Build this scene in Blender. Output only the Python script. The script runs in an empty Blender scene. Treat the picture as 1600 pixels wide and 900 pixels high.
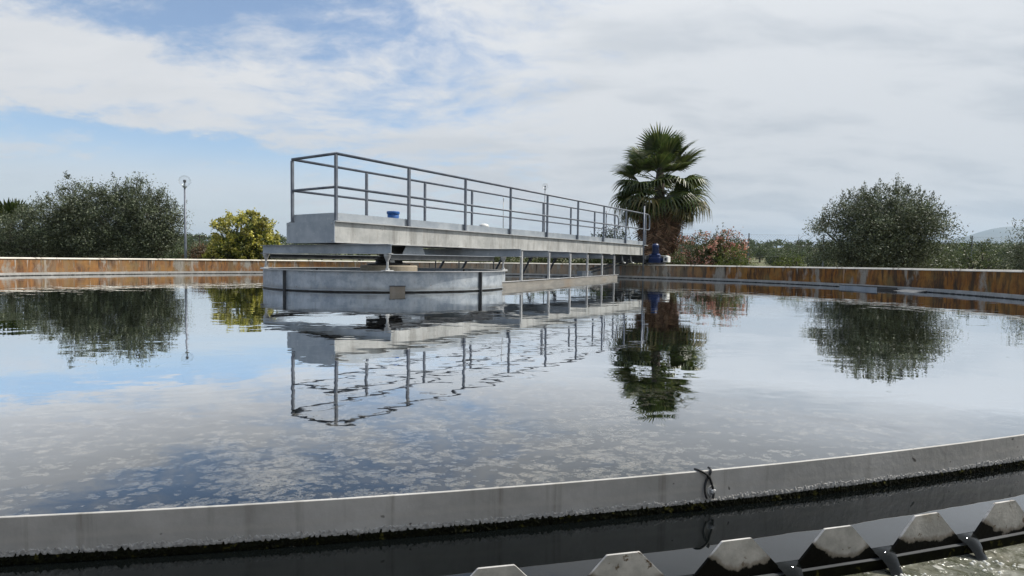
import bpy, math, random
from mathutils import Vector, Matrix, noise as mnoise

R = math.radians
scene = bpy.context.scene
COL = scene.collection

# ------------------------------------------------------------------ camera
LENS_PX = 927.18            # focal length in pixels of a 1600 px wide picture
cam_d = bpy.data.cameras.new('camera')
cam = bpy.data.objects.new('camera', cam_d)
COL.objects.link(cam)
cam_d.sensor_width = 36.0
cam_d.lens = LENS_PX / 1600 * 36.0
cam_d.clip_start = 0.02
cam_d.clip_end = 20000
cam.location = (0, 0, 0.5)
cam.rotation_euler = (Matrix.Rotation(math.pi / 2 - 0.0447, 3, 'X') @ Matrix.Rotation(0.012, 3, 'Z')).to_euler()
scene.camera = cam

# ------------------------------------------------------------------ render / exposure
scene.render.engine = 'CYCLES'
scene.cycles.use_denoising = True
scene.cycles.max_bounces = 6
scene.cycles.diffuse_bounces = 3
scene.cycles.glossy_bounces = 3
scene.cycles.transparent_max_bounces = 12
scene.cycles.volume_bounces = 0
scene.cycles.caustics_reflective = False
scene.cycles.caustics_refractive = False
scene.view_settings.view_transform = 'Standard'
scene.view_settings.look = 'None'
scene.view_settings.exposure = 0.45
scene.view_settings.gamma = 1.0
scene.view_settings.use_curve_mapping = False

# ------------------------------------------------------------------ sun and sky
SUN_AZ, SUN_EL = R(74), R(51)       # azimuth to the right of +Y
world = bpy.data.worlds.new('World')
scene.world = world
world.use_nodes = True


class NT:
    """small helper for node trees"""
    def __init__(self, tree):
        self.t = tree

    def n(self, typ, **kw):
        nd = self.t.nodes.new(typ)
        for k, v in kw.items():
            setattr(nd, k, v)
        return nd

    def link(self, a, b):
        self.t.links.new(a, b)

    def put(self, sock, v):
        if isinstance(v, bpy.types.NodeSocket):
            self.link(v, sock)
        elif v is not None:
            if sock.type == 'RGBA' and hasattr(v, '__len__') and len(v) == 3:
                v = (*v, 1)
            sock.default_value = v

    def m(self, op, a, b=None, c=None, clamp=False):
        nd = self.n('ShaderNodeMath', operation=op, use_clamp=clamp)
        for i, v in enumerate((a, b, c)):
            if v is not None:
                self.put(nd.inputs[i], v)
        return nd.outputs[0]

    def vm(self, op, a, b=None):
        nd = self.n('ShaderNodeVectorMath', operation=op)
        self.put(nd.inputs[0], a)
        if b is not None:
            self.put(nd.inputs[1], b)
        return nd.outputs[0]

    def smooth(self, x, a, b, lo=0.0, hi=1.0):
        nd = self.n('ShaderNodeMapRange', interpolation_type='SMOOTHSTEP')
        for i, v in enumerate((x, a, b, lo, hi)):
            self.put(nd.inputs[i], v)
        return nd.outputs[0]

    def noise(self, vec, scale, detail=4, rough=0.55, dist=0.0, color=False):
        nd = self.n('ShaderNodeTexNoise')
        if vec is not None:
            self.link(vec, nd.inputs['Vector'])
        nd.inputs['Scale'].default_value = scale
        nd.inputs['Detail'].default_value = detail
        nd.inputs['Roughness'].default_value = rough
        nd.inputs['Distortion'].default_value = dist
        return nd.outputs[1 if color else 0]

    def mix(self, fac, a, b):
        nd = self.n('ShaderNodeMix', data_type='RGBA')
        self.put(nd.inputs[0], fac)
        self.put(nd.inputs[6], a)
        self.put(nd.inputs[7], b)
        return nd.outputs[2]

    def comb(self, x, y, z):
        nd = self.n('ShaderNodeCombineXYZ')
        for i, v in enumerate((x, y, z)):
            self.put(nd.inputs[i], v)
        return nd.outputs[0]

    def sep(self, v):
        nd = self.n('ShaderNodeSeparateXYZ')
        self.link(v, nd.inputs[0])
        return nd.outputs

    def scale(self, vec, s):
        nd = self.n('ShaderNodeMapping')
        self.link(vec, nd.inputs[0])
        nd.inputs['Scale'].default_value = s
        return nd.outputs[0]


def build_world():
    t = NT(world.node_tree)
    for nd in list(world.node_tree.nodes):
        world.node_tree.nodes.remove(nd)
    out = t.n('ShaderNodeOutputWorld')
    bg = t.n('ShaderNodeBackground')
    bg.inputs['Strength'].default_value = 0.11
    sky = t.n('ShaderNodeTexSky', sky_type='NISHITA')
    sky.sun_disc = False
    sky.sun_elevation = SUN_EL
    sky.sun_rotation = SUN_AZ
    sky.air_density = 1.0
    sky.dust_density = 0.3
    sky.ozone_density = 2.0
    d = t.n('ShaderNodeTexCoord').outputs['Generated']
    x, y, z = t.sep(d)
    zc = t.m('MAXIMUM', z, 0.0)
    inv = t.m('DIVIDE', 1.0, t.m('ADD', zc, 0.22))
    # cloud deck seen in perspective, with streaks running across the view
    p = t.comb(t.m('MULTIPLY', x, inv), t.m('MULTIPLY', y, inv), 0.0)
    warp = t.vm('SCALE', t.noise(p, 1.1, 4, color=True), None)
    warp.node.inputs['Scale'].default_value = 0.45
    pw = t.vm('ADD', p, warp)
    n1 = t.noise(t.scale(pw, (0.75, 1.3, 1)), 1.5, 7, 0.60)
    n2 = t.noise(t.scale(pw, (1.0, 1.5, 1)), 5.2, 7, 0.62)
    n5 = t.noise(t.scale(pw, (1.0, 1.35, 1)), 14.0, 6, 0.64)
    dens = t.m('ADD', t.m('ADD', t.m('MULTIPLY', n1, 0.48), t.m('MULTIPLY', n2, 0.34)), t.m('MULTIPLY', n5, 0.18))
    # overcast on the right, breaking up to the left
    right = t.smooth(x, -0.40, 0.40)
    dens = t.m('ADD', dens, t.m('MULTIPLY', right, 0.24))
    left = t.m('SUBTRACT', 1.0, t.smooth(x, -0.46, -0.14))
    # elevation wobble so that the cloud bank has an uneven edge
    wob = t.m('MULTIPLY', t.m('SUBTRACT', t.noise(t.scale(d, (3.0, 3.0, 8.0)), 1.9, 6, .66), 0.5), 0.13)
    el = t.m('ADD', t.m('ADD', z, wob), t.m('MULTIPLY', t.m('ADD', x, 0.55), 0.05))
    band = t.m('MULTIPLY', t.smooth(el, 0.138, 0.165), t.m('SUBTRACT', 1.0, t.smooth(el, 0.170, 0.196)))
    top = t.smooth(el, 0.262, 0.335)
    bank = t.m('MULTIPLY', t.smooth(el, 0.166, 0.200), t.m('SUBTRACT', 1.0, t.smooth(el, 0.262, 0.335)))
    bias = t.m('ADD', t.m('MULTIPLY', bank, 0.17), t.m('ADD', t.m('MULTIPLY', band, -0.06), t.m('MULTIPLY', top, -0.075)))
    dens = t.m('ADD', dens, t.m('MULTIPLY', left, bias))
    mask = t.smooth(dens, 0.41, 0.66)
    # low haze bleaches the sky near the horizon
    low = t.m('SUBTRACT', 1.0, t.smooth(z, 0.10, 0.175))
    mask = t.m('MAXIMUM', mask, t.m('MULTIPLY', low, 0.72))
    mask = t.m('ADD', t.m('MULTIPLY', mask, 0.90), 0.06)
    # cloud colour: bright wisps, greyer bellies in the thick deck
    n3 = t.noise(t.scale(pw, (0.8, 1.9, 1)), 2.0, 5, 0.52)
    n4 = t.noise(t.scale(pw, (1.0, 1.8, 1)), 6.5, 5, 0.6)
    g = t.m('ADD', t.m('MULTIPLY', n3, 0.82), t.m('MULTIPLY', n4, 0.18))
    grey = t.m('MULTIPLY', t.smooth(g, 0.42, 0.64), t.m('ADD', 0.20, t.m('MULTIPLY', right, 0.50)))
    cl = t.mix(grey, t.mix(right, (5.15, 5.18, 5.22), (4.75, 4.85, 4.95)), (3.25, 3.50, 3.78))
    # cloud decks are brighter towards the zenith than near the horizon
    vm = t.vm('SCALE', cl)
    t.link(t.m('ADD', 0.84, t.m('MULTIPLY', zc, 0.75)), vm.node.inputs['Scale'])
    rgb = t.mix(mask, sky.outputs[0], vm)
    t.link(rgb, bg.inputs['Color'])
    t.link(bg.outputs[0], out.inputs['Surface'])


build_world()
sun_d = bpy.data.lights.new('sun', 'SUN')
sun_d.energy = 3.6
sun_d.angle = R(2.0)
sun_d.color = (1.0, 0.95, 0.87)
sun = bpy.data.objects.new('sun', sun_d)
COL.objects.link(sun)
sdir = Vector((math.sin(SUN_AZ) * math.cos(SUN_EL), math.cos(SUN_AZ) * math.cos(SUN_EL), math.sin(SUN_EL)))
sun.rotation_euler = sdir.to_track_quat('Z', 'Y').to_euler()
sun.location = sdir * 50

# ------------------------------------------------------------------ constants of the place (metres)
CX, CY = -2.33, 11.229          # tank centre
C3 = Vector((CX, CY, 0))
R_BAF, Z_BAF = 10.398, 0.078    # scum baffle
R_WEIR = 10.627                 # toothed weir
R_WALL, Z_WALL = 11.75, 0.455   # rim wall
R_DRUM, Z_DRUM = 2.2, 0.33
TH = 0.5919
BR_ROT = math.pi / 2 - TH       # bridge direction


# ------------------------------------------------------------------ materials
def new_mat(name):
    m = bpy.data.materials.new(name)
    m.use_nodes = True
    t = NT(m.node_tree)
    b = m.node_tree.nodes['Principled BSDF']
    return m, t, b


def coords(t, kind='Object'):
    return t.n('ShaderNodeTexCoord').outputs[kind]


def bump(t, b, height, dist, strength=1.0):
    nd = t.n('ShaderNodeBump')
    nd.inputs['Strength'].default_value = strength
    nd.inputs['Distance'].default_value = dist
    t.link(height, nd.inputs['Height'])
    t.link(nd.outputs[0], b.inputs['Normal'])


def mottled(name, c1, c2, scale, rough=0.6, metal=0.0, stretch=(1, 1, 1), bmp=0.0, spots=None, detail=5, kind='Object', c3=None, coat=0):
    m, t, b = new_mat(name)
    v = t.scale(coords(t, kind), stretch)
    n = t.noise(v, scale, detail, 0.62)
    col = t.mix(t.smooth(n, 0.32, 0.68), c1, c2)
    if c3 is not None:
        col = t.mix(t.smooth(t.noise(v, scale * 0.31, 4), 0.5, 0.68), col, c3)
    if spots is not None:
        sc, lo, hi, cs = spots
        col = t.mix(t.smooth(t.noise(t.scale(coords(t, kind), (1, 1, 1)), sc, 3), lo, hi), col, cs)
    t.link(col, b.inputs['Base Color'])
    b.inputs['Metallic'].default_value = metal
    rr = t.m('ADD', rough - 0.08, t.m('MULTIPLY', n, 0.16))
    t.link(rr, b.inputs['Roughness'])
    if bmp:
        bump(t, b, t.noise(v, scale * 3, 4), bmp)
    return m


M = {}
M['galv'] = mottled('galvanised_steel', (.30, .34, .385), (.43, .465, .495), 3.2, .50, .25, spots=(14, .60, .75, (.50, .52, .53)))
M['galv_drum'] = None
M['rail'] = mottled('rail_steel', (.115, .132, .165), (.19, .208, .24), 5, .5, .25)
M['light_steel'] = mottled('pale_steel', (.42, .43, .43), (.56, .56, .55), 6, .5, .2)
M['dark_steel'] = mottled('dark_steel', (.05, .055, .06), (.11, .115, .12), 4, .55, .3)
M['black'] = mottled('black_rubber', (.008, .008, .009), (.02, .02, .02), 8, .5)
M['blue'] = mottled('blue_paint', (.004, .016, .075), (.008, .030, .125), 6, .42)
M['blue_plastic'] = mottled('blue_plastic', (.012, .085, .30), (.02, .115, .37), 7, .5)
M['white'] = mottled('white_enamel', (.6, .6, .58), (.75, .75, .72), 6, .4)
M['concrete_tan'] = mottled('tan_concrete', (.33, .28, .21), (.46, .40, .31), 4, .85, bmp=.004)
M['coping'] = mottled('coping_concrete', (.54, .50, .43), (.72, .68, .60), 2.5, .9, bmp=.004, spots=(9, .62, .72, (.25, .22, .18)))
M['deck'] = mottled('deck_plate', (.22, .23, .24), (.30, .31, .31), 3, .6, .2)
M['patch'] = mottled('tan_board', (.28, .24, .19), (.34, .30, .25), 9, .8)
M['soil'] = None


def mat_girder():
    m, t, b = new_mat('weathered_girder')
    o = coords(t)
    n = t.noise(o, 2.3, 7, .68)
    st = t.noise(t.scale(o, (3.5, 3.5, .5)), 1.6, 6, .65)
    col = t.mix(t.smooth(n, .35, .65), (.41, .415, .40), (.57, .57, .545))
    col = t.mix(t.m('MULTIPLY', t.smooth(st, .46, .72), .7), col, (.20, .19, .17))
    run = t.noise(t.scale(t.vm('ADD', o, (7.7, 0, 3)), (6, 6, .45)), 1.5, 6, .7)
    col = t.mix(t.smooth(run, .56, .70, 0, .55), col, (.25, .20, .15))
    col = t.mix(t.smooth(t.noise(o, 30, 3), .68, .72, 0, .7), col, (.16, .12, .09))
    col = t.mix(t.smooth(t.noise(o, 17, 2), .72, .76), col, (.62, .62, .6))
    t.link(col, b.inputs['Base Color'])
    b.inputs['Roughness'].default_value = .6
    b.inputs['Metallic'].default_value = .15
    return m


def mat_drum():
    m, t, b = new_mat('drum_steel')
    o = coords(t)
    n = t.noise(o, 4.2, 7, .72)
    n2 = t.noise(t.scale(o, (1, 1, .35)), 9, 4, .6)
    col = t.mix(t.smooth(n, .36, .64), (.29, .335, .385), (.50, .54, .575))
    col = t.mix(t.m('MULTIPLY', t.smooth(n2, .5, .7), .45), col, (.54, .56, .56))
    z = t.sep(o)[2]
    run = t.noise(t.scale(o, (5, 5, .7)), 1.6, 5, .68)
    col = t.mix(t.smooth(run, .55, .72, 0, .5), col, (.21, .215, .21))
    sc_ = t.m('ADD', z, t.m('MULTIPLY', t.m('SUBTRACT', t.noise(o, 2.2, 5, .7), .5), .14))
    col = t.mix(t.m('MULTIPLY', t.m('SUBTRACT', 1.0, t.smooth(sc_, .03, .10)), .5), col, (.20, .185, .15))
    col = t.mix(t.smooth(t.noise(o, 21, 4, .6), .67, .72, 0, .8), col, (.20, .11, .06))
    zz = t.m('ADD', z, t.m('MULTIPLY', t.m('SUBTRACT', t.noise(o, 6, 3), .5), .014))
    wet = t.m('SUBTRACT', 1.0, t.smooth(zz, .014, .020))
    col = t.mix(wet, col, (.012, .012, .010))
    t.link(col, b.inputs['Base Color'])
    b.inputs['Roughness'].default_value = .5
    b.inputs['Metallic'].default_value = .3
    return m


def mat_wall():
    """concrete with vertical rust and algae stains; uv = arc length, height"""
    m, t, b = new_mat('stained_concrete')
    uv = t.n('ShaderNodeUVMap').outputs[0]
    u = t.sep(uv)[0]
    wv = t.vm('ADD', uv, t.vm('SCALE', t.noise(uv, 3.0, 3, color=True)))
    wv.node.inputs[1].links[0].from_node.inputs['Scale'].default_value = .22
    blot = t.noise(t.scale(wv, (1.0, 1.3, 1)), 1.6, 6, .66)
    fine = t.noise(t.scale(wv, (9.5, 1.0, 1)), 1.4, 6, .68)
    strk = t.noise(t.scale(wv, (2.2, .7, 1)), 1.0, 5, .62)
    strk2 = t.noise(t.scale(t.vm('ADD', wv, (31.7, 4.1, 0)), (4.2, .5, 1)), 1.2, 4, .62)
    grain = t.noise(uv, 38, 4, .65)
    conc = t.mix(t.smooth(grain, .3, .7), (.29, .265, .23), (.43, .40, .35))
    conc = t.mix(t.smooth(fine, .40, .75, 0, .65), conc, (.17, .15, .12))
    # the stretch beyond the bridge is mostly bare concrete, the left a paler tan
    mid = t.m('MULTIPLY', t.smooth(u, 7.5, 12.0), t.m('SUBTRACT', 1.0, t.smooth(u, 19.0, 24.0)))
    lft = t.smooth(u, 19.0, 26.0)
    rust = t.mix(t.smooth(fine, .34, .66), (.34, .13, .02), (.10, .042, .016))
    rust = t.mix(t.smooth(blot, .40, .68, 0, .85), rust, (.40, .20, .045))
    rust = t.mix(t.smooth(strk2, .46, .62, 0, .88), rust, t.mix(lft, (.045, .03, .018), (.24, .15, .08)))  # right-hand streaks are stains, deepened to paint in that side's shade
    rust = t.mix(t.smooth(t.noise(t.scale(wv, (1.7, .9, 1)), 1.6, 4), .52, .70, 0, .55), rust, (.20, .17, .07))
    gm = t.m('ADD', t.smooth(strk, .53, .64, 0, .9), t.m('MULTIPLY', mid, .62), clamp=True)
    gm = t.m('ADD', gm, t.m('MULTIPLY', lft, .10), clamp=True)
    col = t.mix(gm, rust, conc)
    col = t.mix(t.smooth(t.noise(t.scale(wv, (9, 1.2, 1)), 1.0, 4), .62, .74, 0, .7), col, (.06, .045, .035))
    zz = t.sep(uv)[1]
    for k, (fq, off, cdr, lim) in enumerate(((5.5, 3.0, (.05, .032, .02), .85), (3.6, 11.0, (.46, .42, .36), .7), (8.0, 23.0, (.36, .13, .02), .6))):
        nu = t.noise(t.comb(t.m('MULTIPLY', u, fq), off, 0.0), 1.0, 4, .7)
        ln = t.m('MULTIPLY', t.smooth(nu, .52, .74), .62)
        edge = t.m('SUBTRACT', Z_WALL - .03, ln)
        col = t.mix(t.m('MULTIPLY', t.smooth(t.m('SUBTRACT', zz, edge), -.03, .06), t.smooth(nu, .53, .60, 0, lim)), col, cdr)
    t.link(col, b.inputs['Base Color'])
    b.inputs['Roughness'].default_value = .85
    bump(t, b, grain, .004)
    return m


def mat_baffle():
    m, t, b = new_mat('baffle_sheet')
    o = coords(t)
    n = t.noise(o, 5, 6, .65)
    sp = t.noise(o, 34, 3, .5)
    col = t.mix(t.smooth(n, .35, .68), (.38, .37, .345), (.53, .515, .485))
    col = t.mix(t.m('MULTIPLY', t.smooth(t.noise(t.scale(o, (9, 9, 1)), 3, 4), .58, .72), .5), col, (.27, .255, .23))
    col = t.mix(t.smooth(sp, .70, .74), col, (.06, .055, .05))
    z = t.sep(o)[2]
    drip = t.noise(t.scale(o, (26, 26, 1.2)), 1.0, 5, .65)
    col = t.mix(t.smooth(drip, .56, .74, 0, .55), col, (.16, .14, .11))
    col = t.mix(t.smooth(t.noise(t.scale(o, (26, 26, 2.2)), 1.7, 4, .6), .60, .76, 0, .5), col, (.52, .51, .48))
    tz = t.m('ADD', z, t.m('MULTIPLY', t.m('SUBTRACT', t.noise(o, 3.0, 5, .65), .5), .030))
    tide = t.m('MULTIPLY', t.smooth(tz, .034, .040), t.m('SUBTRACT', 1.0, t.smooth(tz, .041, .052)))
    col = t.mix(t.m('MULTIPLY', tide, .35), col, (.50, .48, .43))
    zz = t.m('ADD', z, t.m('MULTIPLY', t.m('SUBTRACT', t.noise(o, 11, 4), .5), .03))
    wet = t.m('SUBTRACT', 1.0, t.smooth(zz, .012, .020))
    col = t.mix(wet, col, (.010, .010, .007))
    t.link(col, b.inputs['Base Color'])
    b.inputs['Roughness'].default_value = .62
    bump(t, b, t.noise(o, 60, 3), .0008)
    return m


def mat_tooth():
    m, t, b = new_mat('weir_sheet')
    o = coords(t)
    oi = t.n('ShaderNodeObjectInfo').outputs['Random']
    ov = t.vm('ADD', o, t.comb(t.m('MULTIPLY', oi, 17.0), t.m('MULTIPLY', oi, 5.0), 0.0))
    n = t.noise(ov, 26, 5, .6)
    col = t.mix(t.smooth(n, .35, .68), (.34, .33, .31), (.52, .50, .47))
    col = t.mix(t.m('MULTIPLY', t.smooth(t.noise(ov, 11, 4), .55, .7), .6), col, (.24, .20, .14))
    x, y, z = t.sep(o)
    # slime line: a sagging curve, higher at the flanks
    r2 = t.m('FRACT', t.m('MULTIPLY', oi, 7.31))
    r3 = t.m('FRACT', t.m('MULTIPLY', oi, 13.7))
    edge = t.m('ADD', t.m('MULTIPLY', t.m('MULTIPLY', x, x), t.m('ADD', 2.0, t.m('MULTIPLY', r2, 6.0))), t.m('SUBTRACT', t.m('MULTIPLY', r3, .014), .010))
    edge = t.m('ADD', edge, t.m('MULTIPLY', x, t.m('ADD', .10, t.m('MULTIPLY', r2, .14))))
    edge = t.m('ADD', edge, t.m('MULTIPLY', t.m('SUBTRACT', t.noise(ov, 19, 4, .6), .5), .030))
    edge = t.m('ADD', edge, t.m('MULTIPLY', t.m('SUBTRACT', t.noise(ov, 55, 4), .5), .016))
    col = t.mix(t.smooth(t.noise(t.vm('ADD', ov, (3, 1, 8)), 42, 5, .7), .60, .68), col, (.10, .065, .035))
    col = t.mix(t.smooth(t.m('SUBTRACT', z, edge), .012, .002, 0, .75), col, (.13, .105, .075))
    wet = t.m('SUBTRACT', 1.0, t.smooth(t.m('SUBTRACT', z, edge), -.002, .0025))
    col = t.mix(wet, col, (.0035, .0035, .0025))
    t.link(col, b.inputs['Base Color'])
    b.inputs['Roughness'].default_value = .6
    t.link(t.m('SUBTRACT', .4, t.m('MULTIPLY', wet, .32)), b.inputs['Specular IOR Level'])
    bump(t, b, t.noise(ov, 160, 3), .0006)
    return m


def water_shader(m, t, o, col, boost=4.5):
    """mirror-like film over dark water: diffuse body below a boosted Fresnel reflection"""
    a = t.noise(t.scale(o, (1.0, 1.35, 1)), 1.15, 3, .5, .3)
    c = t.noise(t.scale(o, (1.0, 1.2, 1)), 6.0, 2, .5)
    nd = t.n('ShaderNodeBump')
    nd.inputs['Strength'].default_value = 1.0
    nd.inputs['Distance'].default_value = .0040
    t.link(t.m('ADD', a, t.m('MULTIPLY', c, .10)), nd.inputs['Height'])
    fr = t.n('ShaderNodeFresnel')
    fr.inputs['IOR'].default_value = 1.33
    gl = t.n('ShaderNodeBsdfGlossy')
    gl.inputs['Roughness'].default_value = 0.0
    gl.inputs['Color'].default_value = (.97, .985, 1.0, 1)
    df = t.n('ShaderNodeBsdfDiffuse')
    t.put(df.inputs['Color'], col)
    for q in (fr, gl, df):
        t.link(nd.outputs[0], q.inputs['Normal'])
    mx = t.n('ShaderNodeMixShader')
    t.link(t.m('MINIMUM', t.m('MULTIPLY', t.m('POWER', fr.outputs[0], 1.42), boost), .97), mx.inputs[0])
    t.link(df.outputs[0], mx.inputs[1])
    t.link(gl.outputs[0], mx.inputs[2])
    return mx.outputs[0]


def mat_water():
    m, t, b = new_mat('tank_water')
    sh = water_shader(m, t, coords(t), (.003, .004, .004))
    t.link(sh, m.node_tree.nodes['Material Output'].inputs['Surface'])
    return m


def mat_fleck():
    m, t, b = new_mat('scum_fleck')
    o = coords(t)
    rnd = t.n('ShaderNodeNewGeometry').outputs['Random Per Island']
    col = t.mix(rnd, (.075, .073, .060), (.195, .18, .15))
    sh = water_shader(m, t, o, col)
    tp = t.n('ShaderNodeBsdfTransparent')
    mx = t.n('ShaderNodeMixShader')
    bf = t.n('ShaderNodeNewGeometry').outputs['Backfacing']
    t.link(t.m('MULTIPLY', t.smooth(t.noise(o, 130, 4, .65), .36, .62, 0, .85), t.m('SUBTRACT', 1.0, bf)), mx.inputs[0])
    t.link(tp.outputs[0], mx.inputs[1])
    t.link(sh, mx.inputs[2])
    t.link(mx.outputs[0], m.node_tree.nodes['Material Output'].inputs['Surface'])
    return m


def mat_launder():
    m, t, b = new_mat('launder_water')
    o = coords(t)
    n = t.noise(t.scale(o, (1, 1, 1)), 9, 6, .65, .8)
    f = t.noise(o, 34, 4, .6, .6)
    col = t.mix(t.smooth(n, .36, .62), (.055, .060, .035), (.20, .20, .165))
    col = t.mix(t.smooth(f, .60, .70), col, (.48, .48, .44))
    col = t.mix(t.m('MULTIPLY', t.smooth(t.noise(o, 4, 3), .55, .68), .6), col, (.09, .075, .03))
    t.link(col, b.inputs['Base Color'])
    b.inputs['Roughness'].default_value = .10
    b.inputs['IOR'].default_value = 1.4
    h = t.m('ADD', t.noise(o, 16, 3, .6, .5), t.m('MULTIPLY', f, .35))
    bump(t, b, h, .022)
    return m


def mat_nappe():
    m, t, b = new_mat('falling_water')
    o = coords(t)
    n = t.noise(t.scale(o, (1, .25, .25)), 160, 3)
    t.link(t.mix(t.smooth(n, .45, .7), (.003, .004, .003), (.022, .024, .018)), b.inputs['Base Color'])
    b.inputs['Roughness'].default_value = .07
    b.inputs['IOR'].default_value = 1.5
    bump(t, b, n, .0012)
    return m


def leaf_mat(name, cols, trans=.25, rough=.5, spec=.4):
    """cols: list of (position, colour) picked at random per leaf"""
    m, t, b = new_mat(name)
    rnd = t.n('ShaderNodeNewGeometry').outputs['Random Per Island']
    rp = t.n('ShaderNodeValToRGB')
    rp.color_ramp.interpolation = 'LINEAR'
    e = rp.color_ramp.elements
    e[0].position, e[0].color = cols[0][0], (*cols[0][1], 1)
    e[1].position, e[1].color = cols[-1][0], (*cols[-1][1], 1)
    for p_, c_ in cols[1:-1]:
        q = e.new(p_)
        q.color = (*c_, 1)
    t.link(rnd, rp.inputs[0])
    o = coords(t)
    cl = t.noise(o, 2.6, 3, .6)
    k = t.vm('SCALE', rp.outputs[0])
    t.link(t.smooth(cl, .34, .66, .55, 1.5), k.node.inputs['Scale'])
    col = t.mix(t.smooth(t.noise(o, 1.1, 2), .48, .66, 0, .35), k, (.075, .075, .028))
    t.link(col, b.inputs['Base Color'])
    b.inputs['Roughness'].default_value = rough
    b.inputs['Specular IOR Level'].default_value = spec
    tr = t.n('ShaderNodeBsdfTranslucent')
    t.link(col, tr.inputs[0])
    mx = t.n('ShaderNodeMixShader')
    mx.inputs[0].default_value = trans
    t.link(b.outputs[0], mx.inputs[1])
    t.link(tr.outputs[0], mx.inputs[2])
    t.link(mx.outputs[0], m.node_tree.nodes['Material Output'].inputs['Surface'])
    return m


def mat_ground():
    m, t, b = new_mat('dry_ground')
    o = coords(t)
    n = t.noise(o, .09, 6, .65)
    f = t.noise(o, 1.3, 5, .65)
    col = t.mix(t.smooth(n, .36, .56), (.17, .14, .07), (.085, .10, .04))
    col = t.mix(t.m('MULTIPLY', t.smooth(f, .48, .68), .5), col, (.20, .165, .09))
    t.link(col, b.inputs['Base Color'])
    b.inputs['Roughness'].default_value = .95
    bump(t, b, f, .05)
    return m


def mat_globe():
    m, t, b = new_mat('clear_globe')
    fr = t.n('ShaderNodeFresnel')
    fr.inputs[0].default_value = 1.35
    gl = t.n('ShaderNodeBsdfGlossy')
    gl.inputs['Roughness'].default_value = .03
    tp = t.n('ShaderNodeBsdfTransparent')
    tp.inputs[0].default_value = (.97, .97, .97, 1)
    mx = t.n('ShaderNodeMixShader')
    t.link(t.m('ADD', t.m('MULTIPLY', fr.outputs[0], .16), .015), mx.inputs[0])
    t.link(tp.outputs[0], mx.inputs[1])
    t.link(gl.outputs[0], mx.inputs[2])
    t.link(mx.outputs[0], m.node_tree.nodes['Material Output'].inputs['Surface'])
    return m


M['girder'] = mat_girder()
M['drum'] = mat_drum()
M['wall'] = mat_wall()
M['baffle'] = mat_baffle()
M['tooth'] = mat_tooth()
M['water'] = mat_water()
M['fleck'] = mat_fleck()
M['launder'] = mat_launder()
M['nappe'] = mat_nappe()
M['foam'] = mottled('foam', (.42, .42, .38), (.68, .68, .64), 90, .35)
M['ground'] = mat_ground()
M['globe'] = mat_globe()
M['board'] = mottled('skimmer_board', (.22, .21, .19), (.33, .31, .275), 3, .75, stretch=(.6, 1, 3), c3=(.25, .20, .15))
M['algae'] = mottled('algae', (.002, .0023, .001), (.007, .008, .003), 90, .8, kind='Object', spots=(60, .58, .70, (.055, .052, .012)))
M['algae'].node_tree.nodes['Principled BSDF'].inputs['Specular IOR Level'].default_value = .08
M['froth'] = mottled('dried_froth', (.26, .255, .24), (.46, .455, .435), 140, .9)
M['bark'] = mottled('bark', (.045, .036, .027), (.10, .085, .065), 8, .9, stretch=(1, 1, .3))
M['palm_bark'] = mottled('palm_bark', (.03, .022, .016), (.075, .055, .04), 9, .9)
M['olive'] = leaf_mat('olive_leaf', [(0, (.018, .027, .011)), (.40, (.066, .086, .040)), (.75, (.15, .175, .105)), (1, (.29, .32, .23))], .22)
M['olive_far'] = leaf_mat('far_olive_leaf', [(0, (.045, .064, .022)), (.6, (.085, .115, .042)), (1, (.13, .165, .07))], .25)
M['scrub'] = leaf_mat('scrub_leaf', [(0, (.035, .05, .014)), (.6, (.075, .10, .028)), (1, (.13, .15, .05))], .25)
M['green'] = leaf_mat('green_leaf', [(0, (.05, .075, .012)), (.6, (.10, .135, .022)), (1, (.16, .19, .04))], .3)
M['privet'] = leaf_mat('privet_leaf', [(0, (.025, .04, .008)), (.5, (.09, .115, .018)), (1, (.24, .25, .04))], .25)
M['privet_flower'] = leaf_mat('privet_flower', [(0, (.30, .29, .04)), (.5, (.46, .43, .08)), (1, (.64, .58, .20))], .25)
M['oleander'] = leaf_mat('oleander_leaf', [(0, (.030, .042, .014)), (.5, (.075, .085, .026)), (1, (.15, .15, .05))], .2)
M['oleander_flower'] = leaf_mat('oleander_flower', [(0, (.34, .11, .08)), (.5, (.52, .25, .19)), (1, (.72, .50, .42))], .25)
M['dry'] = leaf_mat('dry_leaf', [(0, (.06, .035, .018)), (.6, (.12, .07, .035)), (1, (.18, .12, .06))], .2)
M['palm'] = leaf_mat('palm_leaf', [(0, (.03, .052, .012)), (.6, (.070, .10, .022)), (1, (.15, .165, .055))], .3, .38)
M['palm_old'] = leaf_mat('palm_old_leaf', [(0, (.06, .065, .018)), (.5, (.12, .11, .035)), (1, (.19, .15, .06))], .22, .5)
M['palm_dead'] = leaf_mat('dead_frond', [(0, (.07, .040, .026)), (.5, (.19, .105, .066)), (1, (.34, .22, .145))], .12, .7)
M['mountain'] = mottled('far_mountain', (.09, .11, .10), (.15, .16, .14), .004, .95)


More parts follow.
